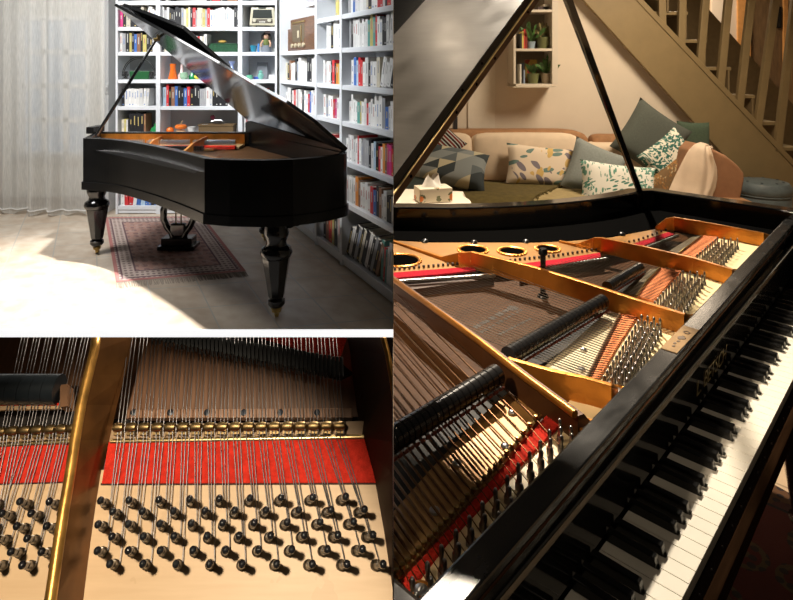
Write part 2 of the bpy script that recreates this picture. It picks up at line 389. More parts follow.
books(FB, 242.5, 262, 5, 'wrwwwrww', 'sixth shelf, '+NC, h=(.15,.19))
books(FB, 160, 170, 0, 'kgk', 'top shelf, '+MC, h=(.12,.15)); books(FB, 205, 236, 0, 'kkrrkktt', 'top right shelf, '+MC, h=(.12,.15))
books(FR_, 282, 313.5, 3, 'cktwwkgwwwwkkwwo', 'third shelf of '+C1, h=(.15,.2))
books(FR_, 282, 313.5, 4, 'wwwkwrwgwwkwwrbwwk', 'fourth shelf of '+C1, h=(.14,.19))
books(FR_, 314, 315.2, 7, 'k', 'bottom shelf of '+C1)
books(FR_, 331, 338.5, 1, 'yyc', 'top shelf of '+C2, h=(.17,.2))
books(FR_, 322, 339, 2, 'wwkwwwr', 'second shelf of '+C2, h=(.17,.2))
books(FR_, 319, 339, 3, 'wgwwkrkoyb', 'third shelf of '+C2, h=(.14,.19))
books(FR_, 319, 339, 4, 'wgwwrmwwn', 'fourth shelf of '+C2, h=(.13,.17), lean={5:.1})
books(FR_, 319, 339, 5, 'wwgrcww', 'fifth shelf of '+C2, h=(.11,.15))
books(FR_, 319, 339, 7, 'ktrykwk', 'bottom shelf of '+C2, h=(.2,.26))
books(FR_, 343.5, 394, 1, 'gwbwwwwckwwrrwkrwwk', 'top shelf of '+C3, h=(.16,.2))
books(FR_, 344.5, 394, 2, 'gkwwwwwwwnynrwwkkwwwkw', 'second shelf of '+C3, h=(.155,.205), lean={18:.1,19:.12,20:.12})
books(FR_, 346.5, 394, 3, 'wbprrwwkwwcwwwkww', 'third shelf of '+C3, h=(.15,.19), lean={11:.3,12:.34,13:.34,14:.32,15:.3,16:.3})
books(FR_, 344.5, 391, 4, 'wwwwnywwrwwwwwwgbwww', 'fourth shelf of '+C3, h=(.135,.2))
books(FR_, 341.5, 394, 5, 'wwwwwwrwggggkwpkrwotmmrrw', 'fifth shelf of '+C3, h=(.15,.19))
books(FR_, 341.5, 394, 6, 'wwwwotwwwwrbktwwkkwwk', 'sixth shelf of '+C3, h=(.15,.2))
books(FR_, 341.5, 373, 7, 'kwkgkckwkgkt', 'left half of bottom shelf, '+C3, h=(.22,.27), lean=.42, kind='magazine', dep=.2)
books(FR_, 375, 394, 7, 'nrnwwcktw', 'right half of bottom shelf, '+C3, h=(.2,.27), lean=.1)

# ---- things on the shelves
def stand(u, lev, fr=FB, back=.12): return fr.p(fr.s_of(u), back, ZS[lev]+.0008)
def vase(name, u, lev, prof, m, label, cat='vase', back=.1, n=20, fr=FB):
    o = MB().lathe(stand(u,lev,fr,back), (0,0,1), prof, n).build(name, m); return tag(o, label, cat)
glz = lambda n, c, r=.15: mat(n, c, r, var=.08, scale=12, coat=.3)
vase('vase', 169, 3, [(.04,0),(.045,.01),(.032,.06),(.024,.10),(.03,.145),(.026,.147),(.02,.1)], glz('orange_glaze', (.75,.16,.02)), 'orange flared vase on the third rear shelf, left of the pink bottle')
vase('bottle', 178, 3, [(.035,0),(.036,.04),(.015,.07),(.012,.14),(.0,.142)], glz('pale_pink_glass', (.7,.52,.5)), 'pale pink bottle between the orange vase and green glass', 'bottle')
vase('glass_bowl', 182, 3, [(.02,0),(.038,.02),(.036,.06),(.03,.065),(.03,.03)], glz('pale_green_glass', (.35,.55,.38)), 'small pale green glass bowl beside the pink bottle', 'bowl', back=.05)
vase('bottle', 189, 3, [(.036,0),(.038,.03),(.015,.06),(.011,.12),(.014,.135),(0,.135)], glz('dark_green_glass', (.01,.22,.08)), 'dark green pointed bottle under the raised piano lid', 'bottle')
vase('vase', 218.5, 3, [(.025,0),(.035,.05),(.015,.10),(.03,.15),(.02,.15)], glz('white_glaze', (.7,.7,.72)), 'white trumpet vase on the third rear shelf')
vase('vase', 229, 3, [(.03,0),(.045,.05),(.02,.10),(.012,.13),(.035,.17),(.02,.17)], glz('pale_blue_glaze', (.28,.36,.62)), 'pale blue frilled vase on the third rear shelf')
vase('vase', 151.5, 5, [(.03,0),(.05,.025),(.045,.055),(.016,.075),(.018,.10),(.0,.1)], glz('green_glaze', (.03,.25,.08)), 'round green vase beside the black binders')
vase('bottle', 149.5, 5, [(.03,0),(.032,.08),(.012,.11),(.012,.16),(.02,.165),(0,.18)], glz('dark_red_glass', (.20,.02,.02)), 'dark red bottle standing behind the green vase', 'bottle', back=.2)
vase('orange', 166, 5, [(0,0),(.02,.003),(.033,.02),(.036,.034),(.03,.055),(.012,.066),(0,.064)], glz('orange_peel', (.82,.17,.01), .4), 'small orange fruit left of the pumpkin', 'fruit')
def pumpkin(u, lev, r, h, m, label, back=.1, z0=0., name='pumpkin'):
    c = stand(u,lev,FB,back)+V((0,0,z0)); rt = empty(name, c, 0, label, 'pumpkin'); vs = MB()
    def P(a, b):
        t = a*6.2832; ph = b*math.pi; rr = r*(1-.09*abs(math.sin(4*t)))*math.sin(ph)**.8
        return c+V((rr*math.cos(t), rr*math.sin(t), h/2-h/2*math.cos(ph)*(1-.25*math.exp(-(math.sin(ph)/.4)**2))))
    vs.grid(P, 48, 14).build('pumpkin_body', m, rt)
    MB().tube([c+V((0,0,h*.8)), c+V((.004,0,h+.012)), c+V((.018,0,h+.03))], [.01,.007,.006], 8).build('stem', mat('pumpkin_stem', (.45,.33,.18), .8), rt)
pumpkin(177, 5, .058, .055, glz('pumpkin_skin', (.80,.19,.02), .35), 'orange ribbed pumpkin resting on a tan squash', back=.1, z0=.041)
pumpkin(177, 5, .05, .04, glz('tan_squash_skin', (.62,.40,.22), .45), 'flat tan squash underneath the orange pumpkin', back=.1, name='squash')
vase('cup', 188, 5, [(.02,0),(.022,.008),(.036,.04),(.04,.068),(.034,.066),(.03,.03)], glz('white_china', (.72,.72,.70)), 'white china cup to the right of the pumpkin', 'cup')
o = MB().box(stand(199,5)+V((0,.04,.045)), (.075,.05,.09)).build('storage_box', mat('grey_card', (.34,.35,.37), .7), bev=.004); tag(o, 'small grey card box between the white cup and the wicker basket', 'box')
# wicker basket and metal ornament
wk = NT('wicker_weave', .8); wc = wk.wave(wk.mapping(wk.tc.outputs['Object'], (1,1,2.2)), 38, 4.); wk.out(wk.mix(wc, (.035,.018,.008), (.30,.19,.08)))
c = stand(214.5,5,FB,.1); bk = empty('wicker_basket', c, 0, 'long brown wicker basket on the sixth rear shelf', 'basket')
MB().prism([c+V((-.165,-.06,0)),c+V((.165,-.06,0)),c+V((.165,.06,0)),c+V((-.165,.06,0))], (0,0,.085)).build('basket_body', MATS['wicker_weave'], bk, bev=.01)
MB().tube([c+V((x,y,.088)) for x, y in [(-.165,-.06),(.165,-.06),(.165,.06),(-.165,.06),(-.165,-.06)]], .008, 8).build('basket_rim', MATS['wicker_weave'], bk)
c = c+V((0,0,.0975)); orn = empty('metal_ornament', c, 0, 'curved silver metal ornament with a dark red flower on the basket', 'ornament')
MB().tube([c+V((-.06,0,.02)), c+V((-.02,0,.032)), c+V((.03,0,.032)), c+V((.055,0,.014)), c+V((.06,0,0))], .009, 8).build('metal_curve', STEEL, orn)
fl = MB(); [fl.ball(c+V((-.045+.014*math.cos(k*1.257),-.01,.062+.014*math.sin(k*1.257))), (.011,.006,.011), 8) for k in range(5)]; fl.ball(c+V((-.045,-.014,.062)), .008, 8)
fl.tube([c+V((-.045,0,.05)), c+V((-.045,0,.02))], .003, 6); fl.build('flower', mat('dark_red_petals', (.16,.01,.03), .7), orn)
# green crate
c = stand(221.5,2,FB,.12); cr = empty('green_box', c, 0, 'low dark green felt box on the third rear shelf', 'box')
MB().prism([c+V((-.145,-.07,0)),c+V((.145,-.07,0)),c+V((.13,-.07,.07)),c+V((-.13,-.07,.07))], (0,.14,0)).build('box_body', mat('green_felt_cloth', (.015,.07,.03), .9, var=.3, scale=60), cr, bev=.004)
MB().prism([c+V((-.128,-.066,.0705)),c+V((.128,-.066,.0705)),c+V((.12,-.066,.082)),c+V((-.12,-.066,.082))], (0,.13,0)).build('box_lid', mat('green_felt_cloth', (0,0,0)), cr, bev=.003)
o = MB().ball(c+V((-.02,-.02,.0985)), (.04,.025,.016), 10).build('shell', mat('amber_shell', (.5,.33,.08), .4)); tag(o, 'amber shell lying on the dark green box', 'ornament')
# wire hoop planter
c = stand(137,3,FB,.1); hp = empty('planter', c, 0, 'green planter box with a big black wire hoop handle', 'planter')
MB().prism([c+V((-.085,-.05,0)),c+V((.085,-.05,0)),c+V((.095,-.05,.078)),c+V((-.095,-.05,.078))], (0,.1,0)).build('trough', mat('dark_green_enamel', (.015,.10,.03), .4), hp, bev=.004)
WIRE = mat('black_wire', (.015,.015,.015), .4)
for q in (.158,.145): MB().tube([c+V((q*math.cos(math.pi*t/24),-.055,.03+q*1.13*math.sin(math.pi*t/24))) for t in range(25)], .0035, 6).build('hoop', WIRE, hp)
for sx in (-1,1):
    b = MB(); [b.ball(c+V((sx*.125+.02*math.cos(k*1.047),-.06,.045+.024*math.sin(k*1.047))), (.012,.008,.014), 8) for k in range(6)]; b.ball(c+V((sx*.125,-.064,.045)), .012, 8); b.build('rosette', WIRE, hp)
    MB().tube([c+V((sx*.165,-.055,.003)), c+V((sx*.14,-.055,.012)), c+V((sx*.09,-.055,.004))], .003, 6).build('wire_foot', WIRE, hp)
# yellow item and fruit
o = MB().ball(stand(195,3,FB,.06)+V((0,0,.024)), (.03,.03,.024), 10).build('lemon', glz('lemon_skin', (.75,.62,.05), .4)); tag(o, 'yellow lemon on the third rear shelf by the lid', 'fruit')
# cream radio
c = stand(261,1,FB,.13); ra = empty('radio', c, 0, 'old cream table radio with dark dial on the rear bookcase', 'radio')
CRM = mat('cream_bakelite', (.50,.46,.33), .35, coat=.2)
def trap(x0, x1, x2, x3, y, z0, z1): return [c+V((x0,y,z0)), c+V((x1,y,z0)), c+V((x2,y,z1)), c+V((x3,y,z1))]
MB().prism(trap(-.125,.125,.112,-.105,-.08,.018,.19), (0,.14,0)).build('radio_body', CRM, ra, bev=.014, seg=3)
MB().prism(trap(-.092,.096,.088,-.084,-.084,.085,.165), (0,.006,0)).build('dial_panel', mat('radio_dial_glass', (.03,.035,.03), .2), ra, bev=.002)
MB().prism(trap(-.098,.1,.097,-.093,-.083,.038,.078), (0,.005,0)).build('control_panel', mat('radio_brown_panel', (.10,.08,.055), .5), ra)
for x in (-.07,.07): MB().lathe(c+V((x,-.085,.066)), (0,-1,0), [(.019,0),(.018,.012),(.0,.013)], 16).build('knob', mat('radio_knob', (.45,.42,.32), .4), ra)
for k in range(4): MB().box(c+V((-.02+.014*k,-.086,.05)), (.011,.008,.012)).build('push_button', mat('radio_key', (.6,.58,.5), .4), ra)
MB().box(c+V((0,-.075,.181)), (.07,.02,.016)).build('handle_grip', mat('radio_dial_glass', (0,0,0)), ra, bev=.003)
for x in (-.085,.085): MB().box(c+V((x,0,.009)), (.02,.1,.018)).build('foot', CRM, ra)
# wooden radio on the right wall
fr = FR_; a0, a1 = fr.s_of(288), fr.s_of(313.6); ra = empty('radio', fr.p((a0+a1)/2,.12,ZS[2]), 0, 'brown wooden valve radio on the right wall corner shelf', 'radio')
WOOD = mat('walnut_veneer', (.13,.055,.022), .3, var=.35, scale=12, stretch=(1,1,9), coat=.2)
w = a1-a0; zz = ZS[2]+.001
MB().obox(fr.p(a0,.02,zz), fr.t*w, -fr.n*.2, (0,0,.275)).build('radio_case', WOOD, ra, bev=.012, seg=3)
MB().obox(fr.p(a0-.14,.04,zz), fr.t*.137, -fr.n*.15, (0,0,.20)).build('side_cabinet', WOOD, ra, bev=.006)
MB().obox(fr.p(a0+w*.08,.0195,zz+.075), fr.t*w*.5, -fr.n*.003, (0,0,.15)).build('speaker_cloth', mat('radio_cloth', (.12,.09,.055), .9, var=.4, scale=160), ra)
MB().obox(fr.p(a0+w*.31,.0165,zz+.11), fr.t*w*.06, -fr.n*.003, (0,0,.06)).build('dial', mat('radio_dial_ivory', (.55,.48,.33), .4), ra)
MB().obox(fr.p(a0+w*.44,.0165,zz+.07), fr.t*w*.035, -fr.n*.003, (0,0,.14)).build('trim_bar', BRASS, ra)
MB().obox(fr.p(a0+w*.1,.015,zz+.235), fr.t*w*.5, -fr.n*.006, (0,0,.014)).build('top_moulding', BRASS, ra)
for k in range(4): MB().lathe(fr.p(a0+w*(.12+.15*k),.019,zz+.045), fr.n, [(.02,0),(.018,.016),(0,.018)], 16).build('knob', mat('ivory_knob', (.50,.43,.29), .35), ra)
# small things on the radio column at the rear
vase('flower_pot', 252, 2, [(.022,0),(.03,.04),(.034,.062),(.028,.062),(.026,.03)], glz('teal_glaze', (.03,.22,.33)), 'small teal blue pot left of the figurine', 'pot', back=.06)
vase('candle', 257, 2, [(.009,0),(.009,.075),(.003,.08),(0,.085)], glz('blue_wax', (.05,.22,.55), .5), 'thin blue candle between the teal pot and figurine', 'candle', back=.06)
c = stand(264,2,FB,.1); dl = empty('figurine', c, 0, 'seated dark haired doll figurine with grey skirt and green top', 'figurine')
MB().lathe(c, (0,0,1), [(.05,0),(.052,.03),(.04,.06),(.022,.066)], 14).build('skirt', mat('doll_grey_skirt', (.16,.18,.21), .8), dl)
MB().lathe(c+V((0,0,.064)), (0,0,1), [(.026,0),(.03,.03),(.024,.055),(.01,.06)], 14).build('top', mat('doll_green_top', (.12,.15,.04), .8), dl)
MB().ball(c+V((0,-.004,.145)), (.024,.022,.027), 12).build('head', mat('doll_skin', (.55,.33,.22), .6), dl)
h = MB(); h.ball(c+V((0,.012,.15)), (.044,.022,.045), 12); h.ball(c+V((-.036,.0,.14)), (.014,.016,.03), 8); h.ball(c+V((.036,.0,.13)), (.014,.016,.035), 8); h.build('hair', mat('doll_dark_hair', (.02,.014,.01), .6), dl)
MB().ball(c+V((.012,.004,.188)), (.03,.02,.012), 10).build('headscarf', mat('doll_pink_scarf', (.6,.45,.42), .8), dl)
for sx in (-1,1): MB().tube([c+V((sx*.028,-.005,.11)), c+V((sx*.046,-.02,.08)), c+V((sx*.04,-.035,.05))], [.01,.009,.008], 8).build('arm', mat('doll_skin', (0,0,0)), dl)
vase('jar', 274, 2, [(.02,0),(.022,.03),(.016,.04),(.0,.04)], glz('grey_jar_glass', (.28,.30,.28)), 'tiny grey jar right of the figurine', 'jar', back=.08)
vase('cup', 248, 3, [(.026,0),(.03,.035),(.03,.04),(.024,.04),(.024,.02)], glz('mint_glaze', (.16,.50,.32)), 'mint green cup on the third shelf of the radio column', 'cup', back=.06)
vase('ornament', 259.5, 3, [(.014,0),(.026,.02),(.028,.045),(.014,.06),(.02,.075),(.006,.085),(0,.085)], glz('aqua_glaze', (.22,.52,.44)), 'aqua glazed ornament in front of the grey booklets', 'ornament', back=.05)
o = MB().box(stand(258,3,FB,.19)+V((0,0,.08)), (.10,.02,.16)).build('booklet', mat('grey_booklet', (.20,.21,.23), .6), bev=.002); tag(o, 'grey booklet standing at the back of the radio column', 'booklet')
o = MB().box(stand(270.5,3,FB,.08)+V((0,0,.021)), (.055,.06,.042)).build('small_box', mat('white_card', (.68,.68,.70), .6), bev=.003); tag(o, 'small white box right of the aqua ornament', 'box')
o = MB().box(stand(274,3,FB,.13)+V((0,0,.04)), (.02,.04,.08)).build('small_box', mat('blue_card', (.04,.10,.45), .5), bev=.003); tag(o, 'upright blue box at the end of the third radio column shelf', 'box')
o = MB().box(stand(253.5,3,FB,.13)+V((0,0,.012)), (.05,.05,.024)).build('small_box', mat('blue_card', (0,0,0)), bev=.003); tag(o, 'low blue box behind the mint green cup', 'box')

# ---- rug on the tiles
rq = [pz(116,283,0), pz(246,272,0), pz(203,217,0), pz(105,218,0)]
def rugmat(name, base, dark, light, edge, sc=1.):
    n = NT(name, .95); uv = n.tc.outputs['UV']; s = n.sep(uv); x, y = s[0], s[1]
    dx = n.math('SUBTRACT', .5, n.math('ABSOLUTE', n.math('SUBTRACT', x, .5))); dy = n.math('MULTIPLY', n.math('SUBTRACT', .5, n.math('ABSOLUTE', n.math('SUBTRACT', y, .5))), 1.5)
    d = n.math('MINIMUM', dx, dy)
    mp = n.mapping(uv, (9*sc,13*sc,1)); v = n.vor(mp, 1.4, 'F1', .25).outputs['Distance']; mot = n.lt(v, .33)
    mp2 = n.mapping(uv, (24*sc,34*sc,1)); v2 = n.vor(mp2, 1., 'F1', .1).outputs['Distance']; dots = n.lt(v2, .32)
    fld = n.mix(n.math('MULTIPLY', mot, .55), base, dark); fld = n.mix(n.math('MULTIPLY', n.gt(n.noise(uv, 26), .55), .35), fld, light)
    brd = n.mix(n.math('MULTIPLY', dots, .75), light, dark)
    c = n.mix(n.lt(d, .17), fld, brd)
    for a, b, cc in ((.155,.17,dark), (.045,.06,dark), (-1,.03,edge)):
        c = n.mix(n.math('MULTIPLY', n.gt(d, a), n.lt(d, b)), c, cc)
    n.bump(n.noise(uv, 300), .3, .003)
    return n.out(c)
RUG = rugmat('pink_patterned_wool', (.46,.27,.22), (.16,.09,.10), (.55,.44,.38), (.46,.19,.17))
rg = empty('rug', (rq[0]+rq[2])/2, 0, 'worn pinkish patterned rug with pale fringe on the tiles beneath the grand piano', 'rug')
def rp(a, b, z=.006): p = rq[0]*(1-a)*(1-b)+rq[1]*a*(1-b)+rq[2]*a*b+rq[3]*(1-a)*b; return V((p.x,p.y,z))
b = MB().grid(lambda a, q: rp(a,q,.0065), 10, 10); o = b.build('rug_pile', RUG, rg)
me = o.data; L = me.uv_layers.new(name='UVMap')
for lp in me.loops:
    i = lp.vertex_index; L.data[lp.index].uv = ((i % 11)/10, (i//11)/10)
b = MB()
for e in (0, 1):
    for k in range(130):
        a = (k+.5)/130; p = rp(a, e, .004); q = rp(a+rnd.uniform(-.012,.012), e-.05-.015*rnd.random() if e == 0 else 1.03, .0012)
        b.tube([p, (p+q)/2+V((0,0,.002)), q], .0022, 4, caps=False)
tag(b.build('fringe', mat('rug_fringe_yarn', (.45,.38,.31), .95), rg), kind='stuff')
# ================================================================== the grand piano in the left upper room
ZT, ZB = .888, .535
p1 = empty('grand_piano', (-1.2,4.1,0), 0, 'black grand piano with raised lid on turned legs in front of the bookcases', 'piano')
def P2(u, v): q = pz(u, v, ZT); return V((q.x,q.y,0))
out = [P2(83,138.3), P2(97,138.8), P2(112,139.8), P2(126,141.4), P2(140,143.8), P2(155,146.6), P2(170,149.9), P2(188,154.2), P2(204.5,158.6),
       P2(230,160), P2(262,160.4), P2(293,159.6), P2(322,157.3), P2(344,154.2), P2(347,152)]
KB = V((-1.06,4.46,0)); KT = V((-2.245,4.47,0))
corner = out[8:12]
def cr(P_, n=5):
    r = []
    for i in range(len(P_)-1):
        a, b, c, d = P_[max(i-1,0)], P_[i], P_[i+1], P_[min(i+2,len(P_)-1)]
        for k in range(n):
            t = k/n; r.append((b*2+(c-a)*t+(a*2-b*5+c*4-d)*t*t+(b*3-a-c*3+d)*t**3)/2)
    return r+[P_[-1]]
out = cr(out[:9], 5)+out[9:11]+cr(out[11:15], 4)
out += [KB, KT]
def offset(poly, d):
    n = len(poly); r = []
    for i in range(n):
        a, b, c = poly[i-1], poly[i], poly[(i+1) % n]
        e1 = (b-a).normalized(); e2 = (c-b).normalized(); n1 = V((-e1.y,e1.x,0)); n2 = V((-e2.y,e2.x,0))
        m = (n1+n2).normalized(); r.append(b+m*d/max(.4, m.dot(n1)))
    return r
inn = offset(out, .045); outm = offset(out, -.009)
def ringwall(A, B, z0, z1):
    n = len(A); m = MB(); Z0, Z1 = V((0,0,z0)), V((0,0,z1))
    m.add([p+Z0 for p in A]+[p+Z1 for p in A]+[p+Z1 for p in B]+[p+Z0 for p in B],
          [(k*n+i, k*n+(i+1) % n, ((k+1) % 4)*n+(i+1) % n, ((k+1) % 4)*n+i) for k in range(4) for i in range(n)])
    return m
ringwall(out, inn, ZB+.055, ZT).build('rim', BLKS, p1, LEFT, bev=.004)
ringwall(outm, inn, ZB, ZB+.054).build('base_moulding', BLKS, p1, LEFT, bev=.004)
MB().prism([p+V((0,0,ZB+.02)) for p in offset(out,.046)], (0,0,.03)).build('case_bottom', BLKS, p1, LEFT)
SBW = mat('dark_soundboard_spruce', (.12,.055,.02), .45, var=.3, scale=6, stretch=(1,12,1))
inn2 = offset(out, .047)
MB().prism([p+V((0,0,ZT-.115)) for p in inn2], (0,0,.01)).build('soundboard', SBW, p1, LEFT)
kd = (KB-KT).normalized(); nd = V((kd.y,-kd.x,0))                 # along the keyboard, and towards the tail
def Q(a, b, z): q = KT+kd*a+nd*b; return V((q.x,q.y,z))
KW = (KB-KT).length
MB().obox(Q(.05,.05,ZT-.10), kd*(KW-.1), nd*.16, (0,0,.016)).build('pinblock', mat('pale_maple', (.52,.36,.17), .5, var=.15, scale=9), p1)
MB().obox(Q(.05,.047,ZT-.083), kd*(KW-.1), nd*.012, (0,0,.072)).build('stretcher_face', GOLD, p1)
MB().obox(Q(.05,.20,ZT-.098), kd*(KW-.12), nd*.05, (0,0,.022)).build('felt_strip', FELT, p1)
MB().obox(Q(.10,.25,ZT-.098), kd*(KW-.3), nd*.07, (0,0,.012)).build('agraffe_rail', BRASS, p1)
b = MB()
for k in range(70):
    if k % 24 in (22,23): continue
    for j in range(3): b.lathe(Q(.1+(KW-.2)*(k+j*.33)/70, .085+.035*j, ZT-.084), (0,0,1), [(.0035,0),(.0035,.035),(.002,.037)], 6)
tag(b.build('tuning_pin', STEEL, p1), kind='stuff')
b = MB()
for k in range(48): b.box(Q(.12+(KW-.35)*k/48, .29+.12*math.sin(k/48*1.5), ZT-.07), (.012,.035,.035), Matrix.Rotation(math.atan2(kd.y,kd.x),3,'Z'))
tag(b.build('damper', BLKS, p1), kind='stuff')
tail = (P2(204,158.6)+P2(320,157.3))/2
for a, e, L in ((.52,.06,.46), (.86,.04,.70)):
    s, t = Q(a,.06,ZT-.085), Q(a+e,.06+L,ZT-.085); d = (t-s).normalized(); w = V((d.y,-d.x,0))*.016
    prof = [s, s+(t-s)*.12+V((0,0,.055)), s+(t-s)*.7+V((0,0,.045)), t]
    MB().prism([s+V((0,0,.06)), s+(t-s)*.5+V((0,0,.055)), t+V((0,0,.01)), t, s], w).build('plate_strut', GOLD, p1, LEFT, bev=.003)
b = MB()
for k in range(60):
    s = Q(.10+(KW-.2)*k/60, .24, ZT-.08); t = s+(nd*1.0+kd*.10)*(.10+.0155*k); b.tube([s,t], .0012, 4, caps=False)
tag(b.build('string', STEEL, p1, LEFT), kind='stuff')
# key end: cheek block, key bed and closed fall
MB().obox(Q(-.005,-.02,ZT), kd*.055, nd*.17, (0,0,.05)).build('cheek_block', BLKS, p1, bev=.006)
MB().obox(Q(.0,-.42,ZB+.03), kd*KW, nd*.415, (0,0,.07)).build('key_bed', BLKS, p1, bev=.006)
MB().obox(Q(.03,-.36,ZB+.102), kd*(KW-.06), nd*.30, (0,0,.10)).build('closed_fall', BLKS, p1, bev=.02)
sp0, sp1 = out[-3]+V((-.012,.02,0)), KB+V((-.03,.0,0)); sx = (sp1-sp0).normalized(); sy = V((sx.y,-sx.x,0)); sy = sy if sy.x < 0 else -sy
MB().prism([sp0+V((0,0,ZT+.001)), sp1+V((0,0,ZT+.001)), sp1+V((0,0,ZT+.07)), sp1-sx*.04+V((0,0,ZT+.085)), sp0+V((0,0,ZT+.022))], sy*.03).build('hinge_rail', BLKS, p1, LEFT)
# legs
def leg(x, y, rot):
    o = V((x,y,0))
    l = MB(); l.lathe(o, (0,0,1), [(.036,.104),(.044,.12),(.078,.333)], 8, smooth=False, rot=rot)
    lg = l.build('leg', BLK, p1)
    MB().lathe(o, (0,0,1), [(.02,.055),(.036,.062),(.048,.078),(.046,.098),(.034,.106)], 24).build('foot_ring', BLK, lg)
    MB().lathe(o, (0,0,1), [(.06,.330),(.08,.338),(.089,.36),(.082,.385),(.058,.40),(.053,.42),(.066,.45),(.07,.47),(.062,.50),(.062,ZB+.005)], 24).build('collar', BLK, lg)
    c = MB(); c.lathe(o, (0,0,1), [(.024,.060),(.030,.05),(.024,.042),(.026,.034),(.016,.028)], 16)
    c.lathe(o+V((-.009,.006,.021)), (1,.2,0), [(.012,-.004),(.021,.0),(.021,.018),(.012,.022)], 18); c.box(o+V((0,0,.034)), (.014,.022,.022))
    c.build('caster', BRASS, lg)
leg(-2.19,4.36,.2); leg(-.646,3.262,.39); leg(-1.015,4.67,.1)
b = MB(); o = V((-.64,3.28,0)); pr = []
for k in range(33):
    x = -.17+.34*k/32; pr.append(o+V((x,0,ZB-.004-.058*max(0,1-abs(x)/.19)-.008*abs(math.sin(k*.9)))))
b.prism(pr+[o+V((.17,0,ZB)), o+V((-.17,0,ZB))], (0,.10,0)); b.build('carved_apron', BLKS, p1, LEFT)
# pedal lyre
lx, ly = at(178.5,0,4.45).x, 4.45
MB().obox((lx-.135,ly-.07,.012), (.27,0,0), (0,.16,0), (0,0,.03)).obox((lx-.115,ly-.05,.042), (.23,0,0), (0,.12,0), (0,0,.055)).build('pedal_box', BLK, p1, bev=.006)
for sx in (-1,1):
    MB().tube([V((lx+sx*x,ly,z)) for x, z in ((.035,.095),(.05,.13),(.085,.17),(.112,.23),(.112,.30),(.09,.36),(.06,.40),(.07,.45),(.08,ZB+.02))], [.03,.026,.024,.025,.026,.024,.02,.022,.028], 12).build('lyre_arm', BLK, p1)
MB().box((lx,ly,.15), (.11,.05,.10)).build('lyre_core', BLK, p1, bev=.012)
for x in (-.02,.02): MB().tube([(lx+x,ly,.13),(lx+x,ly,ZB+.02)], .005, 8).build('pedal_rod', BRASS, p1)
for x in (-.04,.04): MB().box((lx+x,ly+.12,.035), (.022,.12,.01)).build('pedal', BRASS, p1, bev=.003)
# lid
hk, ht = V((-1.21,5.0,.905)), V((-.27,3.35,.905)); sd = (ht-hk).normalized(); ld = V((-sd.y,sd.x,0)); ld = ld if ld.x < 0 else -ld
TH = math.radians(42); up = ld*math.cos(TH)+V((0,0,1))*math.sin(TH); nl = sd.cross(up); nl = nl if nl.z > 0 else -nl
def Lp(s, w, h=0.): return hk+sd*s+up*w+nl*h
shape = [(-.03,0),(-.03,1.41),(.28,1.24),(.5,1.13),(.75,1.0),(.95,.885),(1.2,.74),(1.5,.55),(1.75,.41),(1.88,.25),(1.9,0)]
lid = MB().prism([Lp(s,w) for s, w in shape], nl*.022).build('lid', BLK, p1, LEFT, bev=.004)
MB().prism([Lp(s,w,.030+.075*s) for s, w in ((.02,.10),(.02,1.37),(.28,1.25),(.50,1.14),(.76,1.00),(.76,.10))], nl*.026).build('front_flap', BLK, lid, LEFT, bev=.004)
for w in (.25,.95): MB().tube([Lp(.026,w-.1,.027), Lp(.026,w+.1,.027)], .006, 8).build('hinge', BRASS, lid)
pt = Lp(.17,1.03,-.004); pb = V((-2.10,4.22,ZT))
pb = at(95,137.5,4.25)
MB().tube([pb, pb+(pt-pb)*.5, pt], [.013,.012,.010], 10).build('lid_prop', BLK, p1)
MB().box(pt+V((0,0,-.005)), (.035,.05,.02)).build('prop_cup', BRASS, p1, bev=.003)
MB().box(pb+V((.01,0,-.01)), (.05,.03,.025)).build('prop_hinge', BLK, p1, bev=.003)
# ================================================================== the lower left scene: tuning pins and agraffes of a piano, propped up at a slope
D2 = .75; S2 = math.sqrt(.5)
N2 = V((0,-S2,S2)); Y2 = V((0,S2,S2)); O2 = V((0,0,H))-N2*D2
UP2 = V((1,0,0))*.228+Y2*(-.067)+N2                            # the pins and ribs lean this way
def g(u, v, h=0.):                                             # point seen at (u,v), h above the pin board
    r = V(((u-U0)/F, 1, -(v-V0)/F)); t = -(D2-h)/r.dot(N2); return V((0,0,H))+r*t
def gs(u, v, h=0.): return g(u, v, 0)+UP2*h                    # from a board point, h along the leaning direction
M2 = Matrix(((1,0,0,O2.x),(0,Y2.y,N2.y,O2.y),(0,Y2.z,N2.z,O2.z),(0,0,0,1)))
TOP = (V((0,0,H)), V((0,(337.2-V0)/F,1)).normalized())          # upper limit of the cut section
T2 = [LEFT[0], (TOP[0], TOP[1])]
pn = empty('piano_section', O2, 0, 'open piano section with tuning pins, red felt and brass agraffes seen close from above', 'piano', M=M2)
n = NT('maple_pin_board', .42)
gr = n.noise(n.mapping(n.tc.outputs['Object'], (5,60,5)), 3, 6); bl = n.noise(n.tc.outputs['Object'], 14, 4)
c = n.mix(gr, (.56,.38,.22), (.68,.49,.30)); n.out(n.mix(n.math('MULTIPLY', n.gt(bl, .62), .18), c, (.42,.27,.14))); n.b.inputs['Specular IOR Level'].default_value = .3
def slab(px, h, th, name, m, bev=0., parent=pn, trim=T2): return MB().prism([g(u,v,h) for u, v in px], -N2*th).build(name, m, parent, trim, bev=bev)
slab([(-40,470),(398,470),(420,640),(-40,640)], 0, .03, 'pin_board', MATS['maple_pin_board'])
slab([(-40,447),(69.5,444.5),(67,481.5),(-40,484.5)], .0025, .004, 'felt_strip', FELT, .0006)
slab([(108.5,441.5),(364.5,438.8),(376,482.5),(101.5,483.5)], .0025, .004, 'felt_strip', FELT, .0006)
DK = mat('shadowed_felt_edge', (.05,.015,.01), .9)
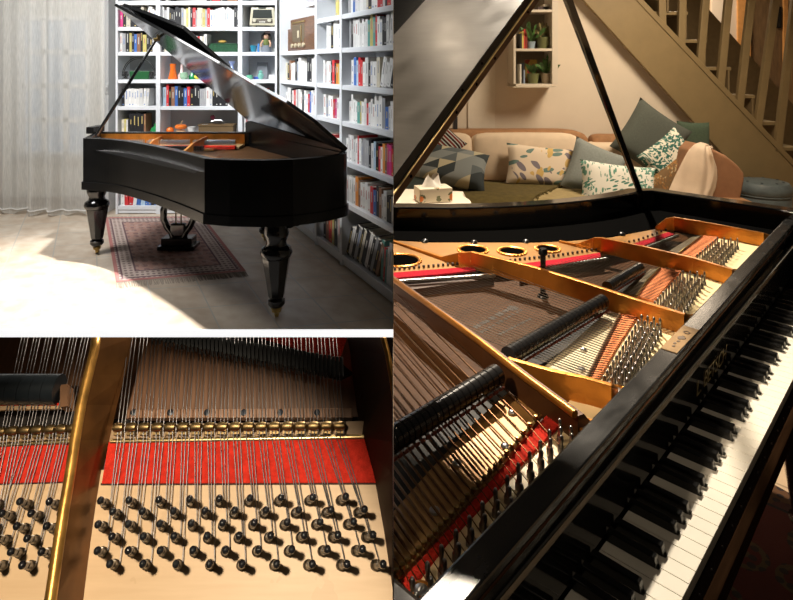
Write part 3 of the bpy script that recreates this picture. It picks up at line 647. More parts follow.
slab([(101,483),(377,482),(377.5,484.5),(100.5,485.3)], .001, .003, 'felt_edge', DK); slab([(-40,484),(67.5,481),(67.5,483),(-40,486)], .001, .003, 'felt_edge', DK)
def bar(a, b, h, r, name, m): return MB().tube([g(*a,h), g(*b,h)], r, 10).build(name, m, pn, T2)
BR2 = mat('pale_brass', (.62,.47,.22), .32, metal=1., var=.2, scale=40)
bar((111,441.5), (364,437), .001, .0028, 'bearing_bar', BR2); bar((-40,447.5), (73,441.5), .001, .0028, 'bearing_bar', BR2)
PLW = mat('brown_plate_paint', (.16,.075,.032), .5, metal=.25, var=.25, scale=30)
slab([(112,425),(368,421),(366,440),(108,443)], -.004, .02, 'plate_ledge', mat('tan_plate_ledge', (.34,.22,.12), .5, var=.2, scale=30)); slab([(-40,433),(78,428),(74,444),(-40,449)], -.004, .02, 'plate_ledge', mat('tan_plate_ledge', (0,0,0)))
slab([(127,409.5),(352,408),(352,417.5),(127,418)], -.006, .012, 'plate_strip', mat('brown_wood_strip', (.22,.105,.05), .45, var=.3, scale=25), .0008)
for k in range(6):
    o = g(133.5+36.7*k, 412.5, -.006); MB().lathe(o, N2, [(.0034,0),(.0034,.0008),(.002,.0012)], 14).build('screw', mat('dark_blued_screw', (.03,.035,.045), .4, metal=.8), pn)
slab([(90,419),(372,417),(368,426),(86,428)], -.035, .02, 'gap_floor', mat('black_gap', (.006,.004,.003), .9))
# soundboard far below the strings
n = NT('close_soundboard', .38); gr = n.noise(n.mapping(n.tc.outputs['Object'], (90,3,3)), 2, 5); n.out(n.mix(gr, (.07,.028,.011), (.22,.105,.05)))
slab([(-80,300),(420,300),(420,432),(-80,432)], -.05, .012, 'soundboard', MATS['close_soundboard'])
slab([(232,322),(352,322),(339,361),(262,338)], -.0035, .003, 'back_felt', FELT)
slab([(180,322),(232,322),(262,338),(339,361),(352,372),(340,378),(170,338)], -.012, .01, 'damper_rail', mat('black_gap', (0,0,0)))
# strut and cheek
RIB = mat('rib_bronze_face', (.15,.065,.018), .34, metal=.6, var=.35, scale=22)
tops = [(101,325),(98,350),(92,375),(85,405),(79,440),(74,475),(68,510),(62,550),(55,600),(52,625)]
GB = mat('worn_gold_bead', (.52,.28,.07), .35, metal=.8, var=.4, scale=50)
hS = .05
def strut2():
    hi = [g(u,v,hS) for u, v in tops]
    lo_px = [(136,325),(131,350),(125,375),(117,405),(109.5,440),(102.5,475),(97,510),(91.5,550),(85.5,600),(83,625)]
    lo = [g(u,v,-.004) for u, v in lo_px]; lo2 = [p-V((.02,0,0)) for p in lo]; hi2 = [p-V((.008,0,0)) for p in hi]; n_ = len(hi)
    b = MB().add(lo+hi+hi2+lo2, [(k*n_+i, k*n_+i+1, ((k+1) % 4)*n_+i+1, ((k+1) % 4)*n_+i) for k in range(4) for i in range(n_-1)]+[(0,n_,2*n_,3*n_),(n_-1,2*n_-1,3*n_-1,4*n_-1)])
    o = b.build('plate_strut', RIB, pn, T2)
    MB().tube([(p+q)/2 for p, q in zip(hi, hi2)], .0052, 12).build('gold_bead', GB, o, T2)
strut2()
def cheek2():
    lo = [g(u,v,-.05 if v < 436 else -.004) for u, v in [(344,325),(350,350),(353,380),(357,410),(362,437),(366,450),(374,480),(383,530),(392,590),(398,630)]]
    hi = [g(u,v,.11) for u, v in [(379,325),(384,340),(388,355),(392,378),(396,405),(400,440),(404,470),(410,520),(416,580),(420,630)]]
    n_ = len(lo); off = V((.03,0,0))
    b = MB().add(lo+hi+[p+off for p in hi]+[p+off for p in lo], [(k*n_+i, k*n_+i+1, ((k+1) % 4)*n_+i+1, ((k+1) % 4)*n_+i) for k in range(4) for i in range(n_-1)]+[(0,n_,2*n_,3*n_),(n_-1,2*n_-1,3*n_-1,4*n_-1)])
    o = b.build('plate_cheek', mat('dark_cheek_bronze', (.022,.007,.003), .6, spec=.2, metal=.0, var=.35, scale=16), pn, T2)
    MB().tube(hi, .003, 10).build('gold_bead', GB, o, T2)
cheek2()
# agraffes
AG = mat('aged_brass_agraffe', (.24,.165,.075), .42, metal=.95, var=.35, scale=160)
R_A = [121+12.88*i+(.0 if i < 9 else .03*(i-9)) for i in range(18)]; L_A = [-8,4.4,16.6,28.9,41,53.4,65,76.5]
def agraffe(u, v):
    o = g(u, v, 0); X = V((1,0,0)); b = MB()
    b.tube([o-X*.0050+N2*.0075, o-X*.0036+N2*.0090, o+N2*.0094, o+X*.0036+N2*.0090, o+X*.0050+N2*.0075], [.0028,.0043,.0047,.0043,.0028], 12)
    b.lathe(o-N2*.004, N2, [(.0054,0),(.0054,.004),(.0042,.006),(.0046,.009)], 14)
    b.box(o-Y2*.0045+N2*.003, (.009,.004,.006), M2.to_3x3())
    b.build('agraffe', AG, pn, T2)
vr = lambda u: 429.5-1.5*(u-121)/219
for u in R_A: agraffe(u, vr(u))
for u in L_A: agraffe(u, 434-3*(u+8)/73)
# pins
PL = .043
def pin(u, v):                                                  # u, v: where the head is seen
    hd = g(u, v, PL); ax = UP2.normalized(); o = hd-UP2*PL; L = (UP2*PL).length
    b = MB(); b.lathe(o, ax, [(.0043,0),(.0043,.001),(.0039,.0014),(.0043,.0024),(.0039,.0034),(.0043,.0044),(.0039,.0054),(.0043,.0066),(.0039,.0078),(.0043,.009),(.0034,.0102),(.0032,.014),(.0032,L*.55)], 16)
    b.lathe(o, ax, [(.0032,L*.55),(.0037,L*.60),(.0033,L-.0035)], 4, smooth=False, rot=.6)
    b.lathe(o, ax, [(.0031,L-.0085),(.0034,L-.004),(.0030,L-.0014),(.0017,L-.0002),(0,L)], 16, m=1)
    b.build('tuning_pin', [mat('pin_steel', (.085,.08,.075), .33, metal=.9, var=.2, scale=80), mat('pin_tip_black', (.012,.012,.014), .18)], pn, LEFT)
    return o
ROWU = [[100,128.5,158.6,189.5,219.3,250.2,281.4,313.3,346.5],[112.3,142,173.2,204.8,234.8,266.3,299.2,331.5,365.2],[97.5,127.8,159.6,191,222.6,254.3,287.5,320.8,354.3],
        [111.3,143,173.8,207,239.2,271,304.8,338.6,373.8],[96.8,127.8,160,192.8,225.6,258.7,292.2,328,363.3],[109.3,142.5,175.8,209.4,242.3,277,312.8,347.6,384]]
ROWV = [(500,496.2),(511,509),(524,521.3),(536.3,534.6),(550.5,549),(563.7,564.2)]
base = {}
for r in range(6):
    for c in range(9):
        base[(r,c)] = pin(ROWU[r][c], ROWV[r][0]+(ROWV[r][1]-ROWV[r][0])*c/8)
LROW = [[-11,19,48.5],[1,30.2,59.7],[-14,15.8,45.8],[-4,26.3,56.3],[-20,10,40.6],[-8,21.3,51.4]]
LV = [501,513,525.8,538,551.5,565]
lb = {}
for r in range(6):
    for c in range(3): lb[(r,c)] = pin(LROW[r][c], LV[r])
# strings: three to each agraffe, each ending on its own pin
ST2 = mat('close_string_steel', (.13,.125,.13), .45, metal=.85)
def string(pts): MB().tube(pts, .00046, 6, caps=False).build('string', ST2, pn, T2)
for i, u in enumerate(R_A):
    c, par = i//2, i % 2; sl = -.135+.225*i/17
    for k in range(3):
        du = (k-1)*3.5; pb = base[(par+2*k, c)]+V((.0055,0,0))+N2*.004
        ut = u+du-sl*95
        m1 = g(u+du, vr(u), .0095); m2 = g(u+du, vr(u)+11, .0048); t = g(ut, 325, -.004)
        f = g(u+du*.9+(i-7)*.30, 484, .0045)
        string([t, (t+m1)/2, m1, m2, (m2*.3+pb*.7)+N2*.0006, pb])
for i, u in enumerate(L_A[1:]):
    v = 434-3*(u+8)/73
    for k in range(3):
        du = (k-1)*3.2
        if i >= 2: c, par = (i-2)//2, (i-2) % 2; pb = lb[(par+2*k, c)]+V((.0050,0,0))+N2*.004
        else: pb = g(u-26+du, 560, .004)
        string([g(u+du+23,325,-.004), g(u+du,v,.0090), g(u+du-1.5,v+11,.0048), pb])
# dampers
DB = mat('blue_black_damper_lacquer', (.012,.016,.020), .3, var=.3, scale=30)
ed = [-14,0,12.2,24.4,36.4,47.8,59.8]
for i in range(6):
    a, b_ = g(ed[i]+.2, 389, .012), g(ed[i+1]-.2, 389, .012)
    d = MB().lathe(a, (b_-a), [(.0155,0),(.0155,(b_-a).length)], 24).build('damper', DB, pn, T2)
    q = MB().prism([g(ed[i]+.8,403.5,.006), g(ed[i+1]-.8,403,.006), g(ed[i+1]-.8,405.5,.004), g(ed[i]+.8,406,.004)], -N2*.003); q.build('damper_felt', FELT, d, T2)
slab([(60,385),(67.5,384),(67.5,406),(60,407)], .012, .02, 'damper_block', PLW)
slab([(-40,406.5),(66,404.5),(66,408.5),(-40,411)], .004, .004, 'damper_guide', mat('tan_plate_ledge', (0,0,0)))
slab([(-40,411),(72,409),(72,432),(-40,436)], -.03, .02, 'gap_floor', mat('black_gap', (0,0,0)))
GD = mat('grey_damper_felt', (.016,.018,.02), .5, var=.4, scale=60)
for i in range(18):
    u = 130+12.2*i if i else 130; u = 131.5+12.1*i; v = 331+2.45*i*1.0-.0*i
    v0, v1 = (337+(u-200)*.162-4, 349+(u-200)*.20)
    if v1 < 338: continue
    b = MB()
    for k in range(3):
        x = u-6+4*k; b.prism([g(x+.3,v0+.25*k+.6,.004), g(x+3.6,v0+.25*k+1.1,.004), g(x+3.9,v1+.3*k-1,.004), g(x+.6,v1+.3*k-1.4,.004)], -N2*.006)
        b.prism([g(x+1,v1-2,.006), g(x+2.6,v1-1.6,.006), g(x+2.8,v1+4,.003), g(x+1.2,v1+3.6,.003)], -N2*.004)
    b.build('damper_head', GD, pn, T2, bev=.0005)
# the stand the section rests on (below the picture)
stn = empty('work_stand', (-.33,.75,-.045), 0, 'plain dark stand carrying the tilted piano section', 'stand')
MB().prism([O2+V((-.75,0,0))+Y2*y-N2*.085 for y in (-.28,.12)]+[O2+V((.0,0,0))+Y2*y-N2*.085 for y in (.12,-.28)], -N2*.02).build('stand_top', BLKS, stn, LEFT)
for x in (-.65,-.1):
    for y in (.5,.68): MB().box((x,y,(O2.z-.17+(y-.53)-.045)/2), (.04,.04,O2.z-.17+(y-.53)+.045)).build('leg', BLKS, stn)
# ================================================================== the right room: close view over the keyboard and into a grand piano
PH = math.atan2(590, 558.7); CA, SA = math.cos(PH), math.sin(PH)
E1, E2, EZ = V((CA,SA,0)), V((-SA,CA,0)), V((0,0,1))
def W(a, b, z): return E1*a+E2*b+V((0,0,z))
def P(u, v, d): return pz(u, v, H-d)
def AB(u, v, d): q = P(u,v,d); return q.dot(E1), q.dot(E2)
g3 = empty('grand_piano', W(1.2,.7,0), PH, 'opened black grand piano seen from its keyboard, gold frame inside', 'piano')
def B3(mb, name, m, parent=g3, **k): return mb.build(name, m, parent, RIGHT, **k)
ZK, ZST, ZPL, ZSTR, ZRIM = .80, .91, .87, .881, .935
# ---- rim
tre = [W(2.215,.19,0), W(2.22,.50,0), W(2.229,.80,0)]
ben = [P(u,v,.465) for u, v in ((641,191),(628,194),(612,197),(592,199.8),(565,202.6),(535,205),(500,206.8),(450,207.8),(393,207.2),(330,204),(250,198))]
inner = tre+[V((p.x,p.y,0)) for p in ben]
def off2(pl, d):
    r = []
    for i in range(len(pl)):
        t = (pl[min(i+1,len(pl)-1)]-pl[max(i-1,0)]).normalized(); r.append(pl[i]+V((t.y,-t.x,0))*d)
    return r
outer = off2(inner, .06)
n_ = len(inner); b = MB(); Z = lambda p, z: V((p.x,p.y,z))
b.add([Z(p,.50) for p in inner]+[Z(p,ZRIM) for p in inner]+[Z(p,ZRIM) for p in outer]+[Z(p,.50) for p in outer], [(k*n_+i, k*n_+i+1, ((k+1)%4)*n_+i+1, ((k+1)%4)*n_+i) for k in range(4) for i in range(n_-1)]+[(0,n_,2*n_,3*n_),(n_-1,2*n_-1,3*n_-1,4*n_-1)])
B3(b, 'rim', BLK, bev=.005)
B3(MB().obox(W(.33,.20,.50), E1*.06, E2*1.2, EZ*(ZRIM-.50)), 'spine', BLK, bev=.005)
# ---- soundboard
n = NT('varnished_spruce', .62); gr = n.noise(n.mapping(n.tc.outputs['Object'], (4,60,4), (0,0,-.35)), 2, 5); n.out(n.mix(gr, (.035,.013,.004), (.095,.038,.010))); n.b.inputs['Specular IOR Level'].default_value = .12
sb = [W(.395,.40,0), W(2.21,.40,0)]+inner[2:]+[W(.395,2.2,0)]
B3(MB().prism([Z(p,.825) for p in sb], (0,0,.01)), 'soundboard', MATS['varnished_spruce'])
B3(MB().prism([Z(p,.600) for p in sb], (0,0,.01)), 'case_bottom', BLKS)
lin = [P(u,v,.535) for u, v in ((300,242),(393,240.5),(430,242.5),(480,242.5),(533,242.8),(565,241.5),(611,237.5),(640,232),(664,227.5),(672,222))]
B3(MB().prism([V((p.x,p.y,.862)) for p in lin]+[W(1.992,.55,.862), W(1.992,.345,.862), W(2.21,.345,.862)]+[V((p.x,p.y,.862)) for p in inner[2:]], (0,0,.006)), 'gap_sheet', mat('black_gap_sheet', (.003,.003,.003), .95, spec=0))  # black sheet added to darken the gap between rim and plate
# faded dark lettering strokes on the soundboard
b = MB(); r = random.Random(3)
for (u0,v0,u1,v1,nn,w,hh) in ((474,328,511,308,5,.030,.012),(480,333,523,309,11,.010,.008),(498,335,532,318,9,.012,.006)):
    for k in range(nn):
        f = (k+.5)/nn; q = P(u0+(u1-u0)*f, v0+(v1-v0)*f, .5648); ww = w*r.uniform(.6,1.1)
        b.box(q, (ww, hh*r.uniform(.6,1.2), .0006), Matrix.Rotation(PH+r.uniform(-.1,.1),3,'Z'))
q = P(513,308,.5648); b.lathe(q, EZ, [(.014,0),(.012,.0006)], 12)
B3(b, 'soundboard_decal', mat('faded_black_decal', (.025,.014,.008), .7))
# ---- pin board, felts, plate pieces (levels just below the strings)
MAP = mat('honey_maple', (.82,.66,.37), .4, var=.06, scale=10)
ab = [(.397,.33),(1.985,.342),(1.985,.552),(1.75,.545),(1.6,.54),(1.38,.513),(1.24,.50),(.95,.437),(.82,.437),(.60,.42),(.397,.395)]
B3(MB().prism([W(a,q,ZPL-.03) for a, q in ab], (0,0,.03)), 'pin_block', MAP)
FEO = mat('lit_red_felt', (.88,.30,.13), .95, var=.15, scale=150, bump=.4, bscale=500, spec=.1)  # lit copy of the red felt, brightness put into its colour
def poly3(px, d, th, name, m, **k): return B3(MB().prism([P(u,v,d) for u, v in px], (0,0,-th)), name, m, **k)
poly3([(546.6,415.5),(559.5,424.5),(510,474),(447,541),(410.5,588),(401,581.5),(437,537),(495,472)], .525, .012, 'felt_strip', FELT)
poly3([(620.6,313.5),(637,316),(617,346),(598,379.5),(586.5,378.5),(604,345)], .525, .012, 'felt_strip', FEO)
poly3([(660.7,268),(681,270.8),(666,286),(653.5,300.5),(637,296),(648,281)], .525, .012, 'felt_strip', FEO)
poly3([(702.6,235.6),(718,237),(695.5,257),(678.5,253.5)], .525, .012, 'felt_strip', FEO)
CRE = mat('cream_plate_web', (.60,.52,.33), .5, var=.1, scale=12)
poly3([(606.5,312.5),(620,313.8),(604,344),(586.5,378.3),(566,373),(544,367)], .533, .01, 'plate_web', CRE)
PGL = mat('plate_gold_ochre', (.36,.19,.06), .42, metal=.35, var=.3, scale=9)
poly3([(540,414.5),(509,392),(470,427),(430,470),(393,512),(380,560),(397,578),(437,533)], .533, .01, 'plate_web', PGL)
poly3([(650,269),(658,268.5),(646,281),(634,296),(628,293.5)], .533, .01, 'plate_web', mat('grey_plate_web', (.20,.16,.10), .5, var=.2, scale=20))
poly3([(692,237),(701,235.8),(678,253),(669,251)], .533, .01, 'plate_web', mat('grey_plate_web', (0,0,0)))
for (u, v) in ((457,464.5),(505,447.5),(434.5,512),(512,413.5),(583.5,350.5),(582,370)):
    B3(MB().lathe(P(u,v,.533), EZ, [(.0062,0),(.0062,.003),(.004,.0048),(0,.0052)], 14), 'web_screw', STEEL)
# agraffe rails with studs
def rail(pts, d, r, m, name='agraffe_rail'): return B3(MB().tube([P(u,v,d) for u, v in pts], r, 8), name, m)
AGB = mat('dull_agraffe_brass', (.26,.17,.06), .35, metal=1., var=.3, scale=150)
rail([(540.5,416),(494,472.5),(436,537.5),(396,580)], .523, .0035, AGB)
rail([(620,314),(604,344.5),(587,378.8)], .522, .003, mat('dark_bronze_rail', (.13,.07,.03), .4, metal=.6)); rail([(660,268),(647,281),(636.5,296)], .522, .003, BRASS); rail([(702,235.6),(678.5,253.3)], .522, .0025, BRASS)
def lerp(p, q, t): return (p[0]+(q[0]-p[0])*t, p[1]+(q[1]-p[1])*t)
def along(pts, t):
    L = [math.dist(pts[i],pts[i+1]) for i in range(len(pts)-1)]; s = t*sum(L)
    for i, l in enumerate(L):
        if s <= l or i == len(L)-1: return lerp(pts[i], pts[i+1], s/l)
        s -= l
for k in range(26):
    u, v = along([(539.5,415),(493,471),(434,536.5),(393.9,578)], ((k+.5)/26)**.93); o = P(u,v,.52)
    B3(MB().lathe(o-EZ*.006, EZ, [(.004,0),(.004,.006),(.0026,.007),(.0036,.010),(.0028,.012),(0,.0125)], 12), 'agraffe', AGB)
# ---- rear plate web with sound holes
poly3([(360,240),(393,240.5),(430,242.5),(480,242.5),(533,242.8),(565,241.5),(611,237.5),(640,232),(664,227.5),(674,229.5),(640,243.2),(597,253.5),(560,259.2),(533,262.2),(500,265.2),(446,269),(393,272.5),(360,274)], .53, .012, 'rear_plate', mat('plate_gold_light', (.31,.15,.038), .42, metal=.35, var=.3, scale=7))
poly3([(360,274),(393,272.5),(446,268.5),(473,266.5),(476,270),(446,273.5),(393,278),(360,280)], .5295, .004, 'rear_felt', mat('crimson_felt', (.36,.012,.025), .95, var=.2, scale=180, spec=.1))
poly3([(518,264),(560,258.8),(600,252.5),(601,257),(560,264),(518,269)], .5295, .004, 'rear_felt', mat('crimson_felt', (.36,.012,.025), .95, var=.2, scale=180, spec=.1))
poly3([(634,243.5),(668,232),(674,234),(640,247)], .5295, .004, 'rear_felt', mat('crimson_felt', (.36,.012,.025), .95, var=.2, scale=180, spec=.1))
for (u, v, r_) in ((401,260.5,.047),(473,250,.036),(512,251.5,.033),(547.5,249,.028)):
    o = P(u,v,.5285); h_ = B3(MB().lathe(o, EZ, [(r_,0),(r_,.0006),(0,.0006)], 28), 'sound_hole', mat('hole_black', (.002,.002,.002), 1., spec=0))
    b = MB().ring(o, EZ, r_+.003, .004, 28, 8)
    for k in range(26): b.ball(o+V(((r_+.007)*math.cos(k*.2417),(r_+.007)*math.sin(k*.2417),.001)), .0034, 6)
    B3(b, 'beaded_ring', GOLD, h_)
for (u, v) in ((425,241.5),(474,242.5),(526,241.8),(622,234.5)):
    B3(MB().lathe(P(u,v,.528), EZ, [(.010,0),(.009,.004),(.005,.007),(0,.0075)], 16), 'plate_bolt', PINM)
b = MB()
for k in range(58):
    f = k/57; u, v = along([(395,270),(446,265.5),(500,262),(533,258.8),(560,255.8),(597,250),(640,240),(666,230.5)], f); b.lathe(P(u,v,.529), EZ, [(.0032,0),(.0032,.006),(0,.0065)], 6)
tag(B3(b, 'hitch_pin', PINM), kind='stuff')
# bridge with a wavy metal edge behind the red felt
b = MB()
poly3([(393,283),(430,280),(470,273.5),(488,272.5),(494,277),(470,281.5),(430,287),(393,292)], .545, .02, 'treble_bridge', mat('bridge_dark', (.05,.02,.01), .6))
for k in range(26):
    u, v = lerp((400,281.5),(492,275.5), k/25); b.ball(P(u,v,.535), (.011,.006,.006), 8)
for k in range(16):
    u, v = lerp((553,266.5),(606,259), k/15); b.ball(P(u,v,.535), (.010,.005,.005), 8)
for k in range(14):
    u, v = lerp((644,248.5),(677,236), k/13); b.ball(P(u,v,.53), (.009,.005,.005), 8)
tag(B3(b, 'bridge_agraffe', mat('dull_bridge_steel', (.30,.29,.27), .35, metal=.9)), kind='stuff')
# ---- struts
def strut(tops, d, hz, th, end=.0, m=GOLD):
    hi = [P(u,v,dd) for (u,v), dd in zip(tops, d)]
    t = (hi[-1]-hi[0]); t.z = 0; t.normalize(); w = V((-t.y,t.x,0)); w = w if w.y > 0 else -w
    n_ = len(hi); lo = [V((p.x,p.y,H-.534)) for p in hi]
    b = MB().add(lo+hi+[p+w*th for p in hi]+[p+w*th for p in lo], [(k*n_+i, k*n_+i+1, ((k+1)%4)*n_+i+1, ((k+1)%4)*n_+i) for k in range(4) for i in range(n_-1)]+[(0,n_,2*n_,3*n_),(n_-1,2*n_-1,3*n_-1,4*n_-1)])
    return B3(b, 'plate_strut', m, bev=.002)
stA = strut([(380,270),(393,279),(482,343),(528,379),(578,416),(584,423)], [.49,.49,.49,.49,.492,.505], .04, .011, m=mat('shaded_gold_strut', (.07,.026,.008), .4, metal=.4, var=.3, scale=12))  # gold strut like the others, its shade put into a darker colour
B3(MB().tube([P(u,v,.489)+V((-.003,.004,0)) for u, v in ((380,270),(393,279),(482,343),(528,379),(578,416))], .0058, 10), 'gold_bead', GOLD, stA)  # bead added for the lit top edge of the shaded strut
strut([(507,358.5),(553,371.5),(586,378.5),(612,386),(618,390)], [.49,.49,.49,.491,.505], .04, .009)
strut([(380,236.5),(394,241.5),(441,257),(458,253),(471,252),(533,267),(585,283),(641,301.5),(684,314.5),(690,318)], [.525,.525,.522,.498,.49,.49,.49,.49,.49,.503], .04, .010)
strut([(559,240.8),(576,244),(593.6,237.8),(601,237.8),(645,247),(693,258),(732,269.5),(736,272)], [.525,.522,.496,.49,.49,.49,.49,.502], .04, .009)
strut([(655,227),(666,218.5),(674,217.2),(715,224),(764,233.2),(771,236)], [.52,.492,.49,.49,.49,.50], .04, .009)
for (u, v) in ((587,425.5),(619,391.5),(692,318.5),(737.5,272),(421,590),(773,237)):
    q_ = .62 if u < 430 else 1.; o = P(u,v,.512); s_ = B3(MB().lathe(o-EZ*.014, EZ, [(.013*q_,0),(.013*q_,.014),(.010*q_,.0155),(0,.0155)], 20), 'plate_screw', STEEL)
    B3(MB().ring(o, EZ, .0145*q_, .0028*q_, 24, 8), 'screw_collar', GOLD, s_)
o = P(543,297,.565); B3(MB().lathe(o, EZ, [(.014,0),(.012,.006),(.0065,.01),(.0065,.10),(.011,.104),(.011,.114),(.008,.118)], 16), 'damper_post', BLKS)
# ---- tuning pins
slots = []
def pins(p00, p01, p10, p11, nr, nc, sh=0.):
    for i in range(nr):
        for j in range(nc):
            t, s = (i+ (.5 if (j % 2 and sh) else 0))/(nr-1+(.5 if sh else 0)), j/(nc-1)
            p, q = lerp(p00,p01,t), lerp(p10,p11,t); u, v = lerp(p,q,s); slots.append(P(u,v,.500))
for (u, v) in ((559.8,420.5),(549.5,431.5),(540.2,442.5),(529.8,453.5),(518.3,465),(507.3,477.5),(495.5,490.5),(482.5,504),(469.5,518),(456,532),(441.5,547.5),(427.5,564.5),(412.5,580)):
    k = (v-420)/160
    for j in range(3 if v < 500 else 2): slots.append(P(u+j*(.8+2.8*k), v+j*(8.5+7*k), .500))
slots += [P(571,428,.5), P(572,435.5,.5)]
pins((641.5,316),(604,377),(660,319.5),(627,379.5), 13, 4)
pins((683,271.5),(655,302),(704.5,272.5),(679,306.5), 11, 4)
pins((717.5,237.8),(697.5,255),(737.5,239),(718.5,258.5), 9, 4)
pt_ = [(.0042,-.004),(.0042,.003),(.0037,.004),(.0042,.005),(.0037,.006),(.0042,.007),(.0030,.009),(.0023,.012),(.0022,.022)]
pt2 = [(.0025,.022),(.0028,.027),(.0025,.031),(.0016,.0325),(0,.033)]
slots.sort(key=lambda p: p.y)
b2 = MB(); first = None
PIN3 = mat('bright_pin_steel', (.30,.29,.28), .3, metal=1.)
for k, p in enumerate(slots):
    o = V((p.x,p.y,ZPL))
    if k < 100:
        b = MB().lathe(o, EZ, pt_, 12).lathe(o, EZ, pt2, 8); B3(b, 'tuning_pin', PIN3)
    else: b2.lathe(o, EZ, pt_, 10).lathe(o, EZ, pt2, 6)
tag(B3(b2, 'far_tuning_pin', PIN3), kind='stuff')
# ---- strings
COP = mat('copper_wound_string', (.13,.06,.022), .42, metal=.9, var=.3, scale=200); SIL = mat('silver_string', (.06,.048,.034), .5, metal=.9)
NSTR = [0]
def str3(pts, r, m):
    o = B3(MB().tube(pts, r, 6, caps=False), 'string', m)
    if o: NSTR[0] += 1
dA = (P(393,279,.52)-P(582,419,.52)).normalized()
for k in range(26):
    f = (k+.5)/26; u, v = along([(539.5,415),(493,471),(434,536.5),(393.9,578)], f**.93); s = P(u,v,.518)
    ang = .10-.16*f; d = Matrix.Rotation(-ang, 3, 'Z') @ dA
    rw = .0019 if k > 6 else .0015
    str3([s+d*1.5, s+d*.02, s+d*.008, s, s-d*.045-EZ*.004, V((s.x,s.y,0))-d*.085+EZ*(ZPL+.004)], [rw,rw,.0007,.0007,.0006,.0006], COP)
for k in range(30):
    f = (k+.5)/30; u, v = along([(587,378.5),(604,344.5),(620.3,314)], f); s = P(u,v,.519); x = P(*lerp((392,306),(478,262),f), .519)
    e = P(*along([(599,380),(617,347),(638,316.5)], f), .523)
    str3([x, s, e], [.0004,.0008,.0007], SIL)
for k in range(24):
    f = (k+.5)/24; u, v = along([(637,296),(648,281),(660.5,268)], f); s = P(u,v,.519); x = P(*lerp((520,270),(606,253),f), .519); e = P(*along([(653.5,300.5),(666,286.3),(681,271)], f), .523)
    str3([x, s, e], [.0005,.0008,.0007], SIL)
for k in range(18):
    f = (k+.5)/18; u, v = lerp((678.5,253.5),(702.5,235.8),f); s = P(u,v,.519); x = P(*lerp((612,248),(672,231.5),f), .519); e = P(*lerp((695.5,257),(718,237.3),f), .523)
    str3([x, s, e], [.0005,.0008,.0007], SIL)
# ---- dampers
DMP = mat('damper_black_gloss', (.018,.018,.019), .22, coat=.3)
def dampers(p, q, n, d, r, felt, gap=.17):
    for k in range(n):
        a, c = P(*lerp(p,q,(k+gap*.5)/n), d), P(*lerp(p,q,(k+1-gap*.5)/n), d); L = (c-a).length
        dm = B3(MB().lathe(a, c-a, [(r,0),(r,L)], 20), 'damper', DMP)
        if dm and felt:
            t = (c-a).normalized(); o = V((t.y,-t.x,0)); o = o if o.x > 0 else -o
            B3(MB().obox(a+o*r*.78-EZ*r*1.0, (c-a)*.9, o*.003, EZ*.0035), 'damper_felt', mat('damper_red_felt', (.20,.05,.03), .9), dm)
dampers((362,458.5),(497,374.5), 24, .500, .0165, True)
dampers((508,356),(603,301.5), 26, .503, .0155, True)
dampers((607,287),(640,267.5), 15, .503, .0125, True)
b = MB()
# dark gap floors between dampers and plate
DGAP = mat('dark_gap', (.006,.005,.004), .7)
poly3([(509,391),(497,380),(360,468),(372,520),(393,511),(430,469.5),(470,426.5)], .545, .01, 'damper_gap', DGAP)
poly3([(544,367.5),(516,358),(604,305),(607,312)], .545, .01, 'damper_gap', DGAP)
poly3([(622,292.5),(609,290),(642,270),(646,270.5)], .545, .01, 'damper_gap', DGAP)
# ---- stretcher, ledge and fall board
def lineb(pa, pb, d):
    a0, b0 = AB(*pa, d); a1, b1 = AB(*pb, d); return lambda a: b0+(b1-b0)*(a-a0)/(a1-a0)
s_in, s_out = lineb((423,593),(772,232),.49), lineb((468.7,599),(788,230),.49)
A0, A1 = .30, 2.214
b = MB().prism([W(A0,s_out(A0),.815), W(A1,s_out(A1),.815), W(A1,s_in(A1),.815), W(A0,s_in(A0),.815)], (0,0,ZST-.815))
n = NT('worn_black_lacquer', .2); ns = n.noise(n.mapping(n.tc.outputs['Object'], (6,14,6)), 3, 6); n.l(n.math('MULTIPLY_ADD', ns, .22, .13), n.b.inputs['Roughness']); n.out(n.mix(n.noise(n.tc.outputs['Object'], 9, 5), (.006,.006,.006), (.016,.016,.016))); B3(b, 'stretcher', MATS['worn_black_lacquer'], bev=.003)
so = s_out
a_ = AB(672,338,.489)[0]; bb_ = (s_in(a_)+s_out(a_))/2
pl = B3(MB().obox(W(a_-.052,s_out(a_)+.004,ZST), E1*.12, E2*(s_in(a_)-s_out(a_)-.006), EZ*.0012), 'brass_plaque', mat('plaque_brass', (.27,.17,.075), .45, metal=.5, var=.2, scale=40))
b = MB(); b.lathe(W(a_+.012,bb_,ZST+.0012), EZ, [(.007,0),(.006,.0008)], 16)
for k in range(5): b.box(W(a_-.03+.012*k,bb_+.002*(k%2),ZST+.0016), (.006,.004,.0006), Matrix.Rotation(PH,3,'Z'))
b.ring(W(a_+.04,bb_,ZST+.0014), EZ, .005, .001, 16, 6)
B3(b, 'plaque_engraving', mat('engraving_dark', (.12,.08,.05), .6), pl)
MAH = mat('reddish_wood_edge', (.17,.065,.025), .3, var=.2, scale=20, coat=.3)
B3(MB().prism([W(A0,.3335,.862), W(A1,.3535,.862), W(A1,s_out(A1)+.002,.862), W(A0,s_out(A0)+.002,.862)], (0,0,.02)), 'ledge', BLK)
B3(MB().tube([W(A0,s_out(A0)-.0005,.897), W(A1,s_out(A1)-.0005,.897)], .0014, 8), 'ledge_bead', MAH)
fb = lambda a: .3185+(a-.55)*.0045
prof = [(-.0012,.806),(-.0005,.850),(0,.872),(.0015,.8785),(.004,.881),(.007,.8815),(.018,.878),(.018,.806)]
p0 = [W(A0,fb(A0)+o,z) for o, z in prof]; p1_ = [W(A1,fb(A1)+o,z) for o, z in prof]; m_ = len(prof)
